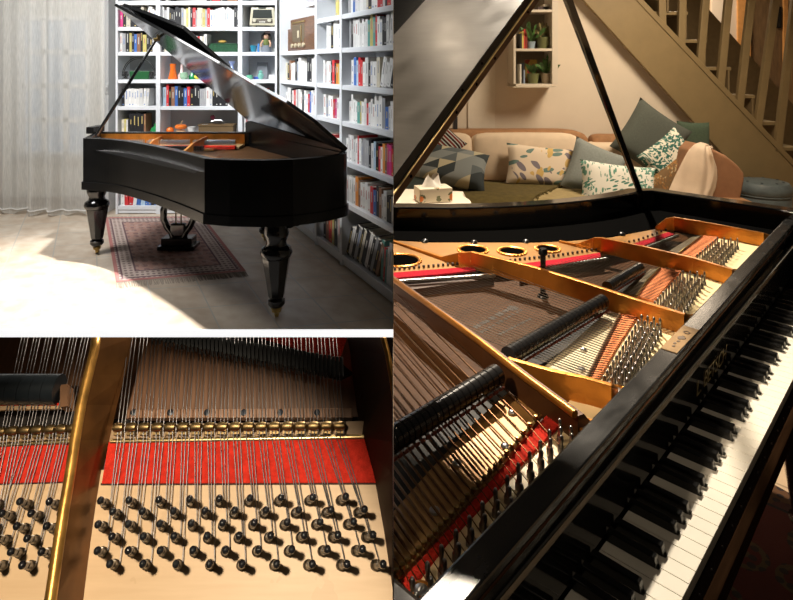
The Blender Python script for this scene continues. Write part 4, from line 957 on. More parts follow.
fall = B3(MB().add(p0+p1_, [(i,(i+1)%m_,m_+(i+1)%m_,m_+i) for i in range(m_)]+[tuple(range(m_)),tuple(range(m_,2*m_))]), 'fall_board', BLK)
B3(MB().tube([W(A0,fb(A0)+.0025,.8805), W(A1,fb(A1)+.0025,.8805)], .0013, 8), 'fall_edge_glint', mat('painted_edge_glint', (.30,.29,.26), .2, metal=.6), fall)  # grey bead added for the glint along the fall board's top edge
# gold lettering on the fall board
def letters(txt, size):
    cu = bpy.data.curves.new('t', 'FONT'); cu.body = txt; cu.size = size; cu.extrude = .0; cu.shear = .25
    ob = bpy.data.objects.new('t', cu); COL.objects.link(ob); bpy.context.view_layer.update()
    me = ob.evaluated_get(bpy.context.evaluated_depsgraph_get()).to_mesh()
    vs = [v.co.copy() for v in me.vertices]; fs = [tuple(p.vertices) for p in me.polygons]
    ob.evaluated_get(bpy.context.evaluated_depsgraph_get()).to_mesh_clear(); bpy.data.objects.remove(ob); bpy.data.curves.remove(cu)
    return vs, fs
vs, fs = letters('L. BETSCH', .034)
w_ = max(v.x for v in vs); a1_ = 1.235
B3(MB().add([W(a1_-.14+v.x*.19/w_, fb(1.1)-.0016, .826+v.y*1.1) for v in vs], fs), 'maker_lettering', mat('gilt_letters', (.34,.26,.10), .45, metal=.3), fall, clean=False)
# ---- keyboard
IV = mat('ivory_key', (.80,.76,.66), .3, var=.03, scale=30, coat=.3); EB = mat('ebony_key', (.008,.008,.008), .2)
KA, KP, KF, KBk = .7056, .02338, .2199, .316
def bkey(j): return (j % 7) in (1,2,4,5,6)
for j in range(-9, 50):
    a = KA+j*KP
    cl, cr = (.0042 if bkey(j) else 0), (.0042 if bkey(j+1) else 0); g_ = .00045
    pts = [(a+g_,KF),(a+KP-g_,KF),(a+KP-g_,.2525),(a+KP-g_-cr,.2530),(a+KP-g_-cr,KBk),(a+g_+cl,KBk),(a+g_+cl,.2530),(a+g_,.2525)]
    B3(MB().prism([W(x,y,ZK-.016) for x, y in pts], (0,0,.016)), 'white_key', IV, bev=.0007)
    if bkey(j):
        x = a; w0, w1 = .0062, .0050
        lo = [W(x-w0,.2533,ZK-.01), W(x+w0,.2533,ZK-.01), W(x+w0,KBk,ZK-.01), W(x-w0,KBk,ZK-.01)]
        hi = [W(x-w1,.2575,ZK+.0115), W(x+w1,.2575,ZK+.0115), W(x+w1,KBk,ZK+.0125), W(x-w1,KBk,ZK+.0125)]
        B3(MB().add(lo+hi, [(0,3,2,1),(4,5,6,7),(0,1,5,4),(1,2,6,5),(2,3,7,6),(3,0,4,7)]), 'black_key', EB, bev=.0012)
B3(MB().obox(W(A0,.2195,.766), E1*(A1-A0), E2*.13, EZ*.016), 'key_bed', BLKS)
B3(MB().obox(W(A0,.2065,.768), E1*(A1-A0), E2*.0125, EZ*.014), 'key_slip_inner', mat('dark_slip_wood', (.012,.006,.004), .8, spec=.1))
B3(MB().obox(W(A0,.1935,.765), E1*(A1-A0), E2*.0125, EZ*.026), 'key_slip', mat('brown_slip_wood', (.012,.006,.003), .8, spec=.0, var=.3, scale=14, stretch=(1,8,1), coat=.0), bev=.002)
b = MB()
for k in range(40): b.lathe(W(A0+.02+.047*k,.2130,.782), EZ, [(.0014,0),(.001,.002),(0,.0022)], 8)
tag(B3(b, 'slip_nail', STEEL), kind='stuff')
B3(MB().obox(W(2.16,.20,.765), E1*.055, E2*.13, EZ*.10), 'cheek_block', BLK, bev=.006)
for (a, q) in ((2.05,.30),(.45,.30),(1.3,1.3)):
    l = MB().lathe(W(a,q,0), EZ, [(.03,.05),(.05,.09),(.04,.11),(.075,.34),(.09,.38),(.06,.43),(.075,.52),(.075,.62 if q > 1 else .765)], 12); B3(l, 'leg', BLK)
B3(MB().obox(W(.40,.36,.50), E1*1.8, E2*.02, EZ*.27), 'belly_rail', BLKS)
# ---- lid, opened, with its front flap folded back
LT = math.radians(38.5); UPL = E1*math.cos(LT)+EZ*math.sin(LT); NL = EZ*math.cos(LT)-E1*math.sin(LT); HG = W(.414,0,.945)
def LP(s, q, h): return HG+E2*q+UPL*s+NL*h
B3L = lambda mb, nm, m, par, **k: mb.build(nm, m, par, RIGHT, **k)
LIDM = mat('black_lid_lacquer', (.008,.008,.008), .2, coat=.2)
pts = [(0,.66),(1.42,.66),(1.42,.80),(1.25,1.05),(1.0,1.35),(.6,1.75),(0,1.9)]
MAHL = mat('brown_lid_edge', (.13,.055,.02), .35, var=.3, scale=14, coat=.2)
lid3 = B3(MB().prism([LP(s,q,.0) for s, q in pts], NL*.015), 'lid', LIDM)
B3L(MB().obox(LP(0,.6585,.0), UPL*1.42, E2*.0014, NL*.0148), 'lid_front_edge', MAHL, lid3)
n = NT('hazy_scratched_lacquer', .35); sc_ = n.noise(n.mapping(n.tc.outputs['Object'], (3,3,3), (.4,.2,.9)), 7, 8); s2_ = n.noise(n.mapping(n.tc.outputs['Object'], (70,6,40), (.3,.5,.2)), 2.2, 3)
n.out(n.mix(n.math('MULTIPLY', sc_, s2_), (.028,.026,.023), (.085,.08,.074))); n.l(n.math('MULTIPLY_ADD', sc_, .30, .20), n.b.inputs['Roughness']); n.b.inputs['Specular IOR Level'].default_value = .6
flap = B3L(MB().obox(LP(0,.661,.0165), UPL*1.41, E2*.300, NL*.0185), 'front_flap', MATS['hazy_scratched_lacquer'], lid3)
B3L(MB().obox(LP(0,.6595,.017), UPL*1.41, E2*.0014, NL*.0176), 'flap_edge', BLK, lid3)
B3L(MB().tube([LP(0,.6588,.0157), LP(1.42,.6588,.0157)], .0022, 10), 'piano_hinge', mat('shiny_brass', (.85,.66,.32), .32, metal=.8), lid3)
for s in (.25,.42,.58,.66,.74,.9,1.06): B3L(MB().lathe(LP(s,.6586,.007), -E2, [(.0032,0),(.003,.0008),(0,.0009)], 10), 'hinge_screw', mat('hole_black', (0,0,0)), lid3)
for s in (.62,.70): B3L(MB().lathe(LP(s,.6596,.026), -E2, [(.003,0),(.0028,.0008),(0,.0009)], 10), 'hinge_screw', mat('brown_slip_wood', (0,0,0)), lid3)
pb, ptp = W(2.19,.832,ZRIM), at(553,-39.5,1.425)
B3(MB().tube([pb, pb+(ptp-pb)*.5, ptp], [.0125,.0135,.0135], 4, smooth=False), 'lid_prop', BLK, bev=.002)
B3(MB().box(pb+EZ*-.03-E1*.012, (.05,.02,.05), Matrix.Rotation(PH,3,'Z')), 'prop_hinge', BLK, bev=.003)
# ================================================================== the right room behind the piano: wall, stairs, sofa, cushions, rug
# ---- red rug beneath the keyboard
rug = NT('dark_red_ornate_wool', .95); uv = rug.tc.outputs['Object']
mp = rug.mapping(uv, (1,1,1), (0,0,-PH)); s = rug.sep(mp)
v1 = rug.vor(mp, 5.2, 'F1', .35); d1 = v1.outputs['Distance']
rings = rug.lt(rug.math('SINE', rug.math('MULTIPLY', d1, 46.)), -.1); dots = rug.lt(rug.vor(mp, 30, 'F1', .35).outputs['Distance'], .34)
med = rug.lt(d1, .42); c = rug.mix(rug.math('MULTIPLY', rug.math('MULTIPLY', rings, med), .8), (.085,.010,.005), (.085,.055,.02))
c = rug.mix(rug.math('MULTIPLY', rug.math('MULTIPLY', dots, med), .85), c, (.022,.015,.012))
cb = rug.mix(dots, (.085,.034,.010), (.02,.010,.010))
c = rug.mix(rug.gt(s[0], .50), c, rug.mix(rug.math('MULTIPLY', rug.lt(rug.vor(mp, 8, 'F1', .2).outputs['Distance'], .3), .8), cb, (.06,.012,.012)))
for lo, hi in ((.495,.507),(.66,.672),(.69,.70)): c = rug.mix(rug.math('MULTIPLY', rug.gt(s[0], lo), rug.lt(s[0], hi)), c, (.014,.01,.01))
rug.bump(rug.noise(uv, 250), .4, .004); rug.out(c)
q = [(770,485),(800,503)]
e0, e1_ = pz(762,480,0), pz(810,507,0); dr = (e1_-e0).normalized(); dn = V((dr.y,-dr.x,0)); dn = dn if dn.y < 0 else -dn
pp = [e0-dr*.9, e1_+dr*1.2, e1_+dr*1.2+dn*1.6, e0-dr*.9+dn*1.6]
ro = MB().prism([V((p.x,p.y,.001)) for p in pp], (0,0,.008)).build('rug', rug.m, None, RIGHT, bev=.002)
tag(ro, 'dark red ornate rug on the floor in front of the keyboard', 'rug')
# pattern is laid out from the rug's far edge
ro.rotation_euler = (0,0,0)
# ---- walls of the right room
WARM = mat('warm_cream_plaster', (.66,.58,.47), .85, var=.03, scale=4, bump=.04)
YR = 5.32
w = [(393.3,300),(393.3,-260),(560,-260),(585,-4),(800,235),(800,300)]
def atv(u, v, Y): q = at(u,v,Y); return V((q.x,Y,max(0,min(3.,q.z))))
pw = [V((0,YR,0)), V((0,YR,3)), V((at(560,0,YR).x,YR,3)), at(578,-4,YR), at(790,226,YR), V((at(790,0,YR).x,YR,0))]
x5 = at(560,0,YR).x
struct(MB().obox((0,YR,0), (x5,0,0), (0,.10,0), (0,0,3)).prism([V((x5,YR,0)), V((x5,YR,3)), pw[3], pw[4], pw[5]], (0,.10,0)).build('wall_back', WARM))
struct(MB().obox((at(560,0,YR).x,7.6,0), (4.2,0,0), (0,.1,0), (0,0,3.2)).build('wall_hall', mat('hall_beige', (.50,.38,.24), .8, var=.05)))
struct(MB().obox((6.0,-1.5,0), (.1,0,0), (0,9.2,0), (0,0,3.2)).build('wall_right', WARM))
struct(MB().obox((at(468,0,YR-.012).x,YR-.012,0), (at(497,0,YR).x-at(470,0,YR).x,0,0), (0,.012,0), (0,0,3)).build('wall_light_strip', mat('lit_cream_plaster', (.70,.64,.54), .85, var=.03)))  # paler strip for the lit band between shadows on the wall
# hall door and, left of it, a white strip of wall, behind the stairs
d1 = struct(MB().obox((at(752,0,7.5).x,7.5,0), (at(783,0,7.5).x-at(752,0,7.5).x,0,0), (0,.05,0), (0,0,2.6)).build('door_1', mat('brown_hall_door', (.16,.10,.05), .4, var=.25, scale=6, stretch=(6,6,1))))
MB().obox((at(777,0,7.48).x,7.48,at(0,28,7.5).z), (.06,0,0), (0,.018,0), (0,0,.27)).build('door_plate', BLKS, d1)
OR = mat('orange_wood_frame', (.60,.30,.10), .4, var=.1)  # orange wood of the hall door frames
for u0, u1 in ((738,746),(748,751),(784,788)): MB().obox((at(u0,0,7.47).x,7.47,0), (at(u1,0,7.47).x-at(u0,0,7.47).x,0,0), (0,.08,0), (0,0,2.7)).build('door_frame', OR, d1)
struct(MB().obox((at(712,0,7.5).x,7.5,0), (at(737,0,7.5).x-at(712,0,7.5).x,0,0), (0,.04,0), (0,0,2.7)).build('hall_wall_strip', mat('white_wall_strip', (.66,.58,.48), .5)))
# ---- stairs
st = empty('staircase', at(700,150,5.6), 0, 'olive beige painted wooden staircase with square balusters climbing to the left', 'staircase')
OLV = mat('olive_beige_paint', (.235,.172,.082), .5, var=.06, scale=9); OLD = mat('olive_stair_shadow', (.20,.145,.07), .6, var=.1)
YS = 5.22
MB().prism([at(520,-70,YS), at(570,-70,YS), at(810,185,YS), at(810,250,YS)], (0,.05,0)).build('stringer', OLV, st, bev=.004)
MB().prism([at(571,-69,YS-.008), at(578,-70,YS-.008), at(810,177,YS-.008), at(810,184,YS-.008)], (0,.07,0)).build('stringer_cap', OLV, st, bev=.006)
YSF = 6.05
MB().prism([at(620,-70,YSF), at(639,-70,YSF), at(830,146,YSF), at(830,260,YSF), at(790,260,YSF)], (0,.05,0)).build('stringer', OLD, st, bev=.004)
for (u, v, u2, v2) in ((662,22,661,-80),(681,42,684.5,-80),(700,62,712,-80),(720,82.5,736,-80),(739,104,760,-80),(757,126,784,-60),(777,148,800,-40),(797,169,817,0)):
    a_, b_ = at(u,v+4,YS+.02), at(u2,v2,YS+.02)
    dd = (b_-a_).normalized(); x_ = V((1,0,0)); x_ = (x_-dd*x_.dot(dd)).normalized(); y_ = V((0,1,0))
    MB().obox(a_-x_*.032-y_*.02, x_*.064, y_*.045, b_-a_).build('baluster', OLV, st, bev=.006)
tv = [(648,-14),(666,11.5),(685,39.5),(709,67),(733,95),(757,122),(779,147.5),(801,173)]
for k, (u, v) in enumerate(tv):
    a_ = at(u-2, v, YS+.05); z_ = a_.z; x1 = at(u+31, v, YS+.4).x+.1
    MB().obox((a_.x-.12,YS+.055,z_-.03), (.34,0,0), (0,YSF-YS-.06,0), (0,0,.03)).build('tread', OLV, st, bev=.004)
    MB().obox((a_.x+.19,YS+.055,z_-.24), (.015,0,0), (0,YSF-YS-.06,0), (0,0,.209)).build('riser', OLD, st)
# ---- wall niche shelf with plants
nb = empty('wall_shelf', at(535,85,5.2), 0, 'white hanging wall shelf with potted plants above the sofa', 'shelf')
Yn = 5.05; x0, x1 = at(513.5,0,Yn).x, at(558,0,Yn).x; z0, z1, z2 = at(0,84,Yn).z, at(0,48.5,Yn).z, at(0,9.5,Yn).z
CRS = mat('cream_shelf_paint', (.62,.56,.46), .5)
for x, w_ in ((x0,.02),(x1-.05,.05)): MB().obox((x,Yn,z0), (w_,0,0), (0,YR-Yn-.001,0), (0,0,3-z0-.05)).build('side_panel', CRS, nb, bev=.002)
for z in (z0, z1, z2): MB().obox((x0+.0205,Yn+.003,z-.022), (x1-x0-.071,0,0), (0,YR-Yn-.004,0), (0,0,.022)).build('shelf', CRS, nb, bev=.002)
MB().obox((x0-.0,Yn-.002,z0-.03), (x1-x0,0,0), (0,YR-Yn,0), (0,0,.0075)).build('bottom_board', CRS, nb)
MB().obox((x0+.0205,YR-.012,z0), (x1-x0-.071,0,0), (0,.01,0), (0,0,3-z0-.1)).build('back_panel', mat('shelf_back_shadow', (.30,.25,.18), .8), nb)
LEAF = mat('house_plant_leaf', (.055,.13,.03), .5, var=.4, scale=40)
def plant(u, z, r, h, m, label, lh, n=16, leaf=LEAF, seed=1, Y=5.15):
    c = V((at(u,0,Y).x, Y, z+.0008)); rt = empty('potted_plant', c, 0, label, 'plant', 'pots on the wall shelf'); rr = random.Random(seed)
    MB().lathe(c, EZ, [(r*.8,0),(r,h*.85),(r*1.06,h*.86),(r*1.06,h),(r*.9,h),(r*.88,h*.86),(0,h*.86)], 20).build('pot', m, rt)
    b = MB(); lf = MB()
    for k in range(n):
        t = rr.uniform(0,6.283); el = rr.uniform(.5,1.45); L = lh*rr.uniform(.5,1.)
        tip = c+V((math.cos(t)*math.cos(el)*L, math.sin(t)*math.cos(el)*L*.7, h*.9+math.sin(el)*L)); s_ = c+EZ*h*.85
        mid = (tip+s_)/2+EZ*L*.06; b.tube([s_,mid,tip], .0018, 4, caps=False)
        dr = (tip-mid).normalized(); sd_ = dr.cross(V((rr.uniform(-1,1),-1,rr.uniform(-.3,.6)))).normalized()*(.020+.012*rr.random())
        for f in (.55,.8,1.):
            p_ = s_+(tip-s_)*f; e_ = dr*.035; lf.add([p_-e_*.6, p_+sd_*.6, p_+e_, p_-sd_*.6], [(0,1,2,3)])
    b.build('stem', LEAF, rt); lf.build('leaves', leaf, rt, clean=False)
GP = mat('olive_green_pot', (.13,.14,.055), .45); BP = mat('pale_blue_pot', (.26,.34,.40), .45); TP = mat('beige_pot', (.30,.24,.16), .6, var=.1)
plant(531, z1, .036, .062, BP, 'pale blue pot with a leafy plant on the upper wall shelf', .16, seed=2)
plant(543, z1, .055, .10, GP, 'wide olive pot with a pale plant on the upper wall shelf', .13, seed=5, leaf=mat('dry_leaf', (.20,.17,.07), .6, var=.3, scale=40))
plant(533, z0, .05, .088, GP, 'olive pot with a plant in front of the red book on the lower wall shelf', .10, seed=7, n=9)
plant(546.5, z0, .05, .088, TP, 'beige pot with a bushy green plant on the lower wall shelf', .15, seed=9, n=22)
def nbook(u, z, w, h, m, label, lean=0., Y=5.12, D=.13):
    c = V((at(u,0,Y).x,Y,z+.001)); b = MB(); T = V((math.cos(lean),0,-math.sin(lean))); U = V((math.sin(lean),0,math.cos(lean)))
    if lean > 0: c = c+EZ*math.sin(lean)*w
    b.obox(c, T*.002, V((0,D,0)), U*h); b.obox(c+T*(w-.002), T*.002, V((0,D,0)), U*h); b.obox(c+T*.002, T*(w-.004), V((0,.003,0)), U*h); b.obox(c+T*.002+V((0,.003,0))+U*.004, T*(w-.004), V((0,D-.006,0)), U*(h-.008), 1)
    tag(b.build('book', [m, PAGE]), label, 'book', 'books on the wall shelf')
def bm(n_, c): return mat('wall_shelf_book_'+n_, c, .5)
for k, (u, cn, c, h) in enumerate(((520.3,'black',(.02,.02,.02),.13),(522,'yellow',(.6,.5,.14),.15),(523.8,'red',(.45,.05,.03),.17),(525.8,'dark red',(.22,.03,.02),.16))):
    nbook(u, z1, .014, h, bm(cn.replace(' ','_'), c), '%s book beside the pale blue pot, upper wall shelf' % cn)
for k, (u, cn, c, h, l) in enumerate(((520,'white',(.6,.58,.52),.17,0),(521.6,'black',(.02,.02,.025),.18,.06),(523.6,'pale blue',(.25,.32,.42),.12,.0))):
    nbook(u, z0, .012, h, bm(cn.replace(' ','_')+'_b', c), '%s book left of the red patterned book, lower wall shelf' % cn, l)
nn = NT('red_yellow_cover', .5); vv = nn.vor(nn.tc.outputs['Object'], 26); nn.out(nn.mix(nn.gt(vv.outputs['Distance'], .5), (.33,.03,.02), (.55,.36,.08)))
c = V((at(531,0,5.22).x,5.23,z0+.001)); b = MB().box(c+V((0,0,.105)), (.105,.02,.21)); tag(b.build('book', [MATS['red_yellow_cover']], bev=.002), 'red and yellow patterned book standing behind the olive pot', 'book')
nbook(538, z2, .09, .03, bm('dark_stack', (.05,.03,.03)), 'dark book lying on the top wall shelf'); nbook(543.5, z2, .05, .05, bm('pale_stack', (.5,.44,.36)), 'pale book at the right end of the top wall shelf')
# ---- sofa
TAN = mat('tan_sofa_suede', (.30,.155,.07), .85, var=.15, scale=20, bump=.1); CRM2 = mat('cream_sofa_cloth', (.62,.50,.37), .95, var=.05, scale=12, bump=.25, bscale=9)
def puff(c, d, R=None, e=.35, n=20, bulge=0.):                        # rounded upholstery block
    R = R or Matrix.Identity(3); b = MB()
    sg = lambda x, p: math.copysign(abs(x)**p, x)
    vs = []; fs = []
    for i in range(n//2+1):
        ph = -math.pi/2+math.pi*i/(n//2)
        for k in range(n):
            t = 2*math.pi*k/n
            x = sg(math.cos(ph),e)*sg(math.cos(t),e); y = sg(math.cos(ph),e)*sg(math.sin(t),e); z = sg(math.sin(ph),e)
            vs.append(V(c)+R @ V((x*d[0]/2, y*d[1]/2*(1+bulge*(1-x*x)*(1-z*z)), z*d[2]/2)))
    for i in range(n//2):
        for k in range(n): fs.append((i*n+k, i*n+(k+1)%n, (i+1)*n+(k+1)%n, (i+1)*n+k))
    return b.add(vs, fs, 0, True)
so = empty('sofa', (1.3,4.7,0), 0, 'long cream and tan corner sofa against the back wall', 'sofa')
zb = lambda v, Y: at(0,v,Y).z
sx0, sx1 = -.15, at(738,0,4.75).x
B5 = lambda mb, nm, m, par=so, **k: mb.build(nm, m, par, RIGHT, **k)
B5(puff(((sx0+sx1)/2,4.72,.24), (sx1-sx0-.25,.90,.34), e=.12), 'seat_base', TAN)
bx1 = at(583,0,5.1).x
B5(puff(((sx0+bx1)/2,5.16,.49), (bx1-sx0+.1,.24,zb(130.5,5.14)*2-.98+.02), e=.2), 'back_frame', TAN)
ww = [(395,472),(470,578)]
for u0, u1 in ww:
    x_0, x_1 = at(u0,0,4.98).x, at(u1,0,4.98).x
    B5(puff(((x_0+x_1)/2,5.0,.62), (x_1-x_0,.26,.40), Matrix.Rotation(-.12,3,'X'), e=.32, bulge=.25), 'back_cushion', CRM2)
B5(puff((at(632,0,5.0).x,5.05,.55), (at(690,0,5).x-at(578,0,5).x,.24,.36), e=.3), 'back_cushion', CRM2)
B5(puff((at(612,0,5.14).x,5.17,.62), (.38,.2,.33), e=.35), 'back_frame', TAN)
B5(puff(((sx0+at(690,0,4.6).x)/2,4.60,.362), (at(690,0,4.6).x-sx0,.80,.13), e=.2), 'seat_cushion', CRM2)
RUST = mat('rust_suede', (.30,.15,.075), .85, var=.12, scale=14, bump=.1)
def arm3():
    Yf, Yb = 4.38, 5.05
    prof = [(676,215),(680,180),(690,150),(699,143.5),(712,148),(728,156),(739,165),(745.5,173),(746,180),(742,200),(740,215)]
    A = [at(u,v,Yf) for u, v in prof]; Bk = [p+V((.02,Yb-Yf,-.02)) for p in A]
    A2 = [p+V((0,.04,0)) for p in A]; c = sum(A, V((0,0,0)))/len(A); A1 = [c+(p-c)*.93 for p in A]
    n_ = len(A); vs = A1+A2+Bk; fs = [(k*n_+i, k*n_+i+1, (k+1)*n_+i+1, (k+1)*n_+i) for k in range(2) for i in range(n_-1)]+[tuple(range(n_)), tuple(range(2*n_,3*n_)), (0,n_,2*n_,3*n_-1,2*n_-1,n_-1)]
    B5(MB().add(vs, fs), 'armrest', RUST, bev=.015, seg=3)
arm3()
# throws
OTH = mat('olive_wool_throw', (.10,.075,.02), .95, var=.2, scale=30, bump=.35, bscale=40)
def drape(name, px, m, label, th=.012, cat='throw', fringe=None, nu=24, nv=14, wob=.006, zf=0):
    # px: four corners (u,v,Y) near-left, near-right, far-right, far-left
    c = [at(*q) for q in px]
    def Pt(a, b):
        p = c[0]*(1-a)*(1-b)+c[1]*a*(1-b)+c[2]*a*b+c[3]*(1-a)*b
        if zf: p.z = zf-.10*max(0,(.22-b)/.22)**2
        return p+EZ*(wob*math.sin(9*a+4*b)+wob*.7*math.sin(17*a-7*b)+wob*.5*math.sin(23*b))
    b = MB().grid(Pt, nu, nv); b2 = MB().grid(lambda a, q: Pt(a,q)-EZ*th, nu, nv)
    k = len(b.v); b.v += b2.v; b.f += [[i+k for i in f][::-1] for f in b2.f]; b.mi += b2.mi; b.sm += b2.sm
    w_ = nu+1
    bd = [i for i in range(w_)]+[w_*j+nu for j in range(1,nv+1)]+[w_*nv+i for i in range(nu-1,-1,-1)]+[w_*j for j in range(nv-1,0,-1)]
    for i in range(len(bd)): x, y = bd[i], bd[(i+1)%len(bd)]; b.f.append([x,y,y+k,x+k]); b.mi.append(0); b.sm.append(True)
    root = empty(name, c[0], 0, label, cat)
    b.build(name.replace('throw','cloth') if 'throw' in name else 'cloth', m, root, RIGHT)
    if fringe:
        fbm = MB()
        for i in range(40):
            p = Pt(*fringe((i+.5)/40)); fbm.tube([p, p+V((rnd.uniform(-.02,.02),-.02,-.012)), p+V((rnd.uniform(-.03,.03),-.035,-.03))], .004, 5)
        tag(fbm.build('fringe', m, root, RIGHT), kind='stuff')
drape('throw_blanket', [(380,206,4.14),(528,212,4.14),(562,186,4.70),(385,180,4.86)], OTH, 'olive green wool throw spread over the sofa seat', fringe=lambda t: (1., t), wob=.004, zf=.452)
drape('throw_blanket', [(515,208,4.16),(628,216,4.16),(618,190,4.6),(552,187,4.58)], mat('beige_green_throw', (.34,.27,.13), .95, var=.12, scale=20, bump=.3), 'pale beige throw on the seat beside the grey cushion', wob=.002, zf=.438)
# cream throw hanging over the arm
def armthrow():
    root = empty('throw_blanket', at(696,185,4.4), 0, 'cream fringed throw draped over the rust coloured sofa arm', 'throw'); m = mat('cream_throw_cloth', (.62,.50,.38), .95, var=.05, scale=10, bump=.35, bscale=14)
    Lc = [(662,206,4.25),(668,192,4.29),(674,178,4.32),(681,164,4.33),(688,151,4.345),(694,144.5,4.36),(700,142,4.42),(705,143,4.55)]
    Rc = [(709,206,4.28),(712,197,4.30),(716,188,4.315),(717.5,178,4.325),(717,168,4.335),(713,156,4.345),(709,149,4.37),(711,147.5,4.5)]
    A = [at(*p) for p in Lc]; B = [at(*p) for p in Rc]
    def Pt(a, b):
        x = b*(len(A)-1); i = min(int(x), len(A)-2); f = x-i; p = A[i]*(1-f)+A[i+1]*f; q = B[i]*(1-f)+B[i+1]*f
        r = p*(1-a)+q*a; return r-V((0,1,0))*(.035*math.sin(a*3.14)+.018*math.sin(a*11+b*6)*math.sin(a*3.14)+.02*math.exp(-((a-.82)/.08)**2))
    o = MB().grid(Pt, 30, 22).build('throw_cloth', m, root, RIGHT)
    so_ = o.modifiers.new('thick','SOLIDIFY'); so_.thickness = .012
    f = MB()
    for k in range(12): p = Pt(.8+.2*k/11, .13); f.tube([p, p+V((.004,-.01,-.02)), p+V((rnd.uniform(-.01,.02),-.012,-.045))], .005, 5)
    tag(f.build('fringe', m, root, RIGHT), kind='stuff')
armthrow()
# ---- cushions
def cushion(u, v, Y, w, h, roll, m, label, th=.14, yaw=0., pitch=-.5, mi=None):
    def Pt(a, b, s):
        x, y = 2*a-1, 2*b-1; k = (1-x**4)*(1-y**4); pin = 1-.07*(1-abs(y))**1.2*(x*x)*0
        ex = 1-.06*(1-y*y)*1; ey = 1-.06*(1-x*x)
        return V((x*w/2*(1-.07*(1-abs(y)**2)*abs(x)**3), s*th/2*max(0,k)**.45, y*h/2*(1-.07*(1-abs(x)**2)*abs(y)**3)))
    b = MB(); b.grid(lambda a, q: Pt(a,q,-1), 18, 14); b.grid(lambda a, q: Pt(a,q,1), 18, 14)
    o = b.build('cushion', m); me = o.data
    bmm = bmesh.new(); bmm.from_mesh(me); bmesh.ops.remove_doubles(bmm, verts=bmm.verts, dist=1e-4); bmesh.ops.recalc_face_normals(bmm, faces=bmm.faces); bmm.to_mesh(me); bmm.free()
    me.transform(Matrix.Translation((0,0,-h/2)))                       # origin back at the middle
    o.rotation_euler = (Euler((pitch,0,0)).to_matrix().to_4x4() @ Matrix.Rotation(yaw,4,'Z') @ Matrix.Rotation(roll,4,'Y')).to_euler()
    o.location = at(u,v,Y)
    return tag(o, label, 'cushion', 'cushions on the sofa')
def cush_nt(name): n = NT(name, .9); n.b.inputs['Specular IOR Level'].default_value = .1; return n
n = cush_nt('triangle_pattern'); g_ = n.mapping(n.tc.outputs['Generated'], (5,1,4)); s = n.sep(g_)
fx, fz = n.math('FRACT', s[0]), n.math('FRACT', s[2]); tri = n.gt(n.math('ADD', fx, n.math('MULTIPLY', fz, .0)), fz)
cell = n.n('ShaderNodeTexWhiteNoise', noise_dimensions='3D'); cc = n.n('ShaderNodeCombineXYZ'); n.l(n.math('FLOOR', s[0]), cc.inputs[0]); n.l(n.math('FLOOR', s[2]), cc.inputs[1]); n.l(tri, cc.inputs[2]); n.l(cc.outputs[0], cell.inputs['Vector'])
r = n.n('ShaderNodeValToRGB'); r.color_ramp.interpolation = 'CONSTANT'; n.l(cell.outputs['Value'], r.inputs[0])
els = r.color_ramp.elements; els[0].color = (.045,.055,.06,1); els[1].position = .75; els[1].color = (.44,.40,.28,1)
for p_, c_ in ((.2,(.11,.13,.14)),(.4,(.21,.235,.24)),(.6,(.32,.33,.30))): e = els.new(p_); e.color = c_+(1,)
n.out(r.outputs[0]); TRI = n.m
def leaves(name, base, cols, sc, ln=1., dens=.8):
    # scattered leaf blades: stretched cells, each turned its own way
    n = cush_nt(name); gen = n.mapping(n.tc.outputs['Generated'], (1.,.15,.62)); c = base
    for k, (cl, rot, off) in enumerate(cols):
        m_ = n.mapping(gen, (1,1,1), (0,rot,0), (off,0,off*1.7)); clump = n.gt(n.noise(m_, sc*.35, 1), .47)
        for sgn in (-1, 1):
            b_ = n.mapping(m_, (sc,1,sc*2.9*ln), (0,sgn*.55,0), (k*.3,0,sgn*.21))
            vo = n.vor(b_, 1., 'F1', .55).outputs['Distance']
            c = n.mix(n.math('MULTIPLY', clump, n.lt(vo, dens*.42)), c, cl)
    n.out(c); return n.m
PALM = leaves('palm_leaf_print', (.66,.56,.44), [((.14,.22,.20),.3,.0),((.55,.38,.14),1.2,.37),((.19,.17,.20),2.2,.71)], 3.8, .8)
FERN = leaves('green_floral_print', (.72,.72,.66), [((.06,.19,.15),.4,.1),((.12,.28,.22),1.5,.5)], 9.)
FERN2 = leaves('green_floral_print_small', (.66,.64,.55), [((.03,.12,.10),.2,.3),((.04,.15,.12),1.7,.6),((.04,.13,.11),2.7,.9)], 9.)
GREYC = mat('grey_cushion_linen', (.21,.235,.225), .95, var=.15, scale=120, bump=.3, bscale=300); DKG = mat('dark_grey_green_linen', (.075,.085,.072), .95, var=.15, scale=120, bump=.3, bscale=300)
TEAL = mat('dark_teal_cushion', (.055,.075,.07), .95, var=.15, scale=90); GRN = mat('deep_green_cushion', (.055,.085,.055), .95, var=.15, scale=90)
n = cush_nt('striped_weave'); wv = n.wave(n.mapping(n.tc.outputs['Generated'], (1,.2,0.1)), 2.1, .3); wv2 = n.wave(n.mapping(n.tc.outputs['Generated'], (1,.2,0)), 5., .3)
n.out(n.mix(n.gt(wv2, .72), n.mix(n.gt(wv, .6), (.16,.025,.02), (.03,.012,.012)), (.36,.42,.40))); STRI = n.m
cushion(434,146,4.74, .42,.34, -.75, STRI, 'striped dark red and pale blue cushion behind the triangle cushion', th=.1)
cushion(411,177,4.50, .55,.38, -.35, TEAL, 'dark teal cushion at the left end of the sofa', th=.13, pitch=-.6)
cushion(447,166,4.52, .62,.34, .22, TRI, 'grey and cream triangle patterned cushion on the olive throw', th=.17, pitch=-.75)
cushion(546,166.5,4.72, .64,.33, .10, PALM, 'cream cushion with palm leaf print leaning on the sofa back', th=.12, pitch=-.4)
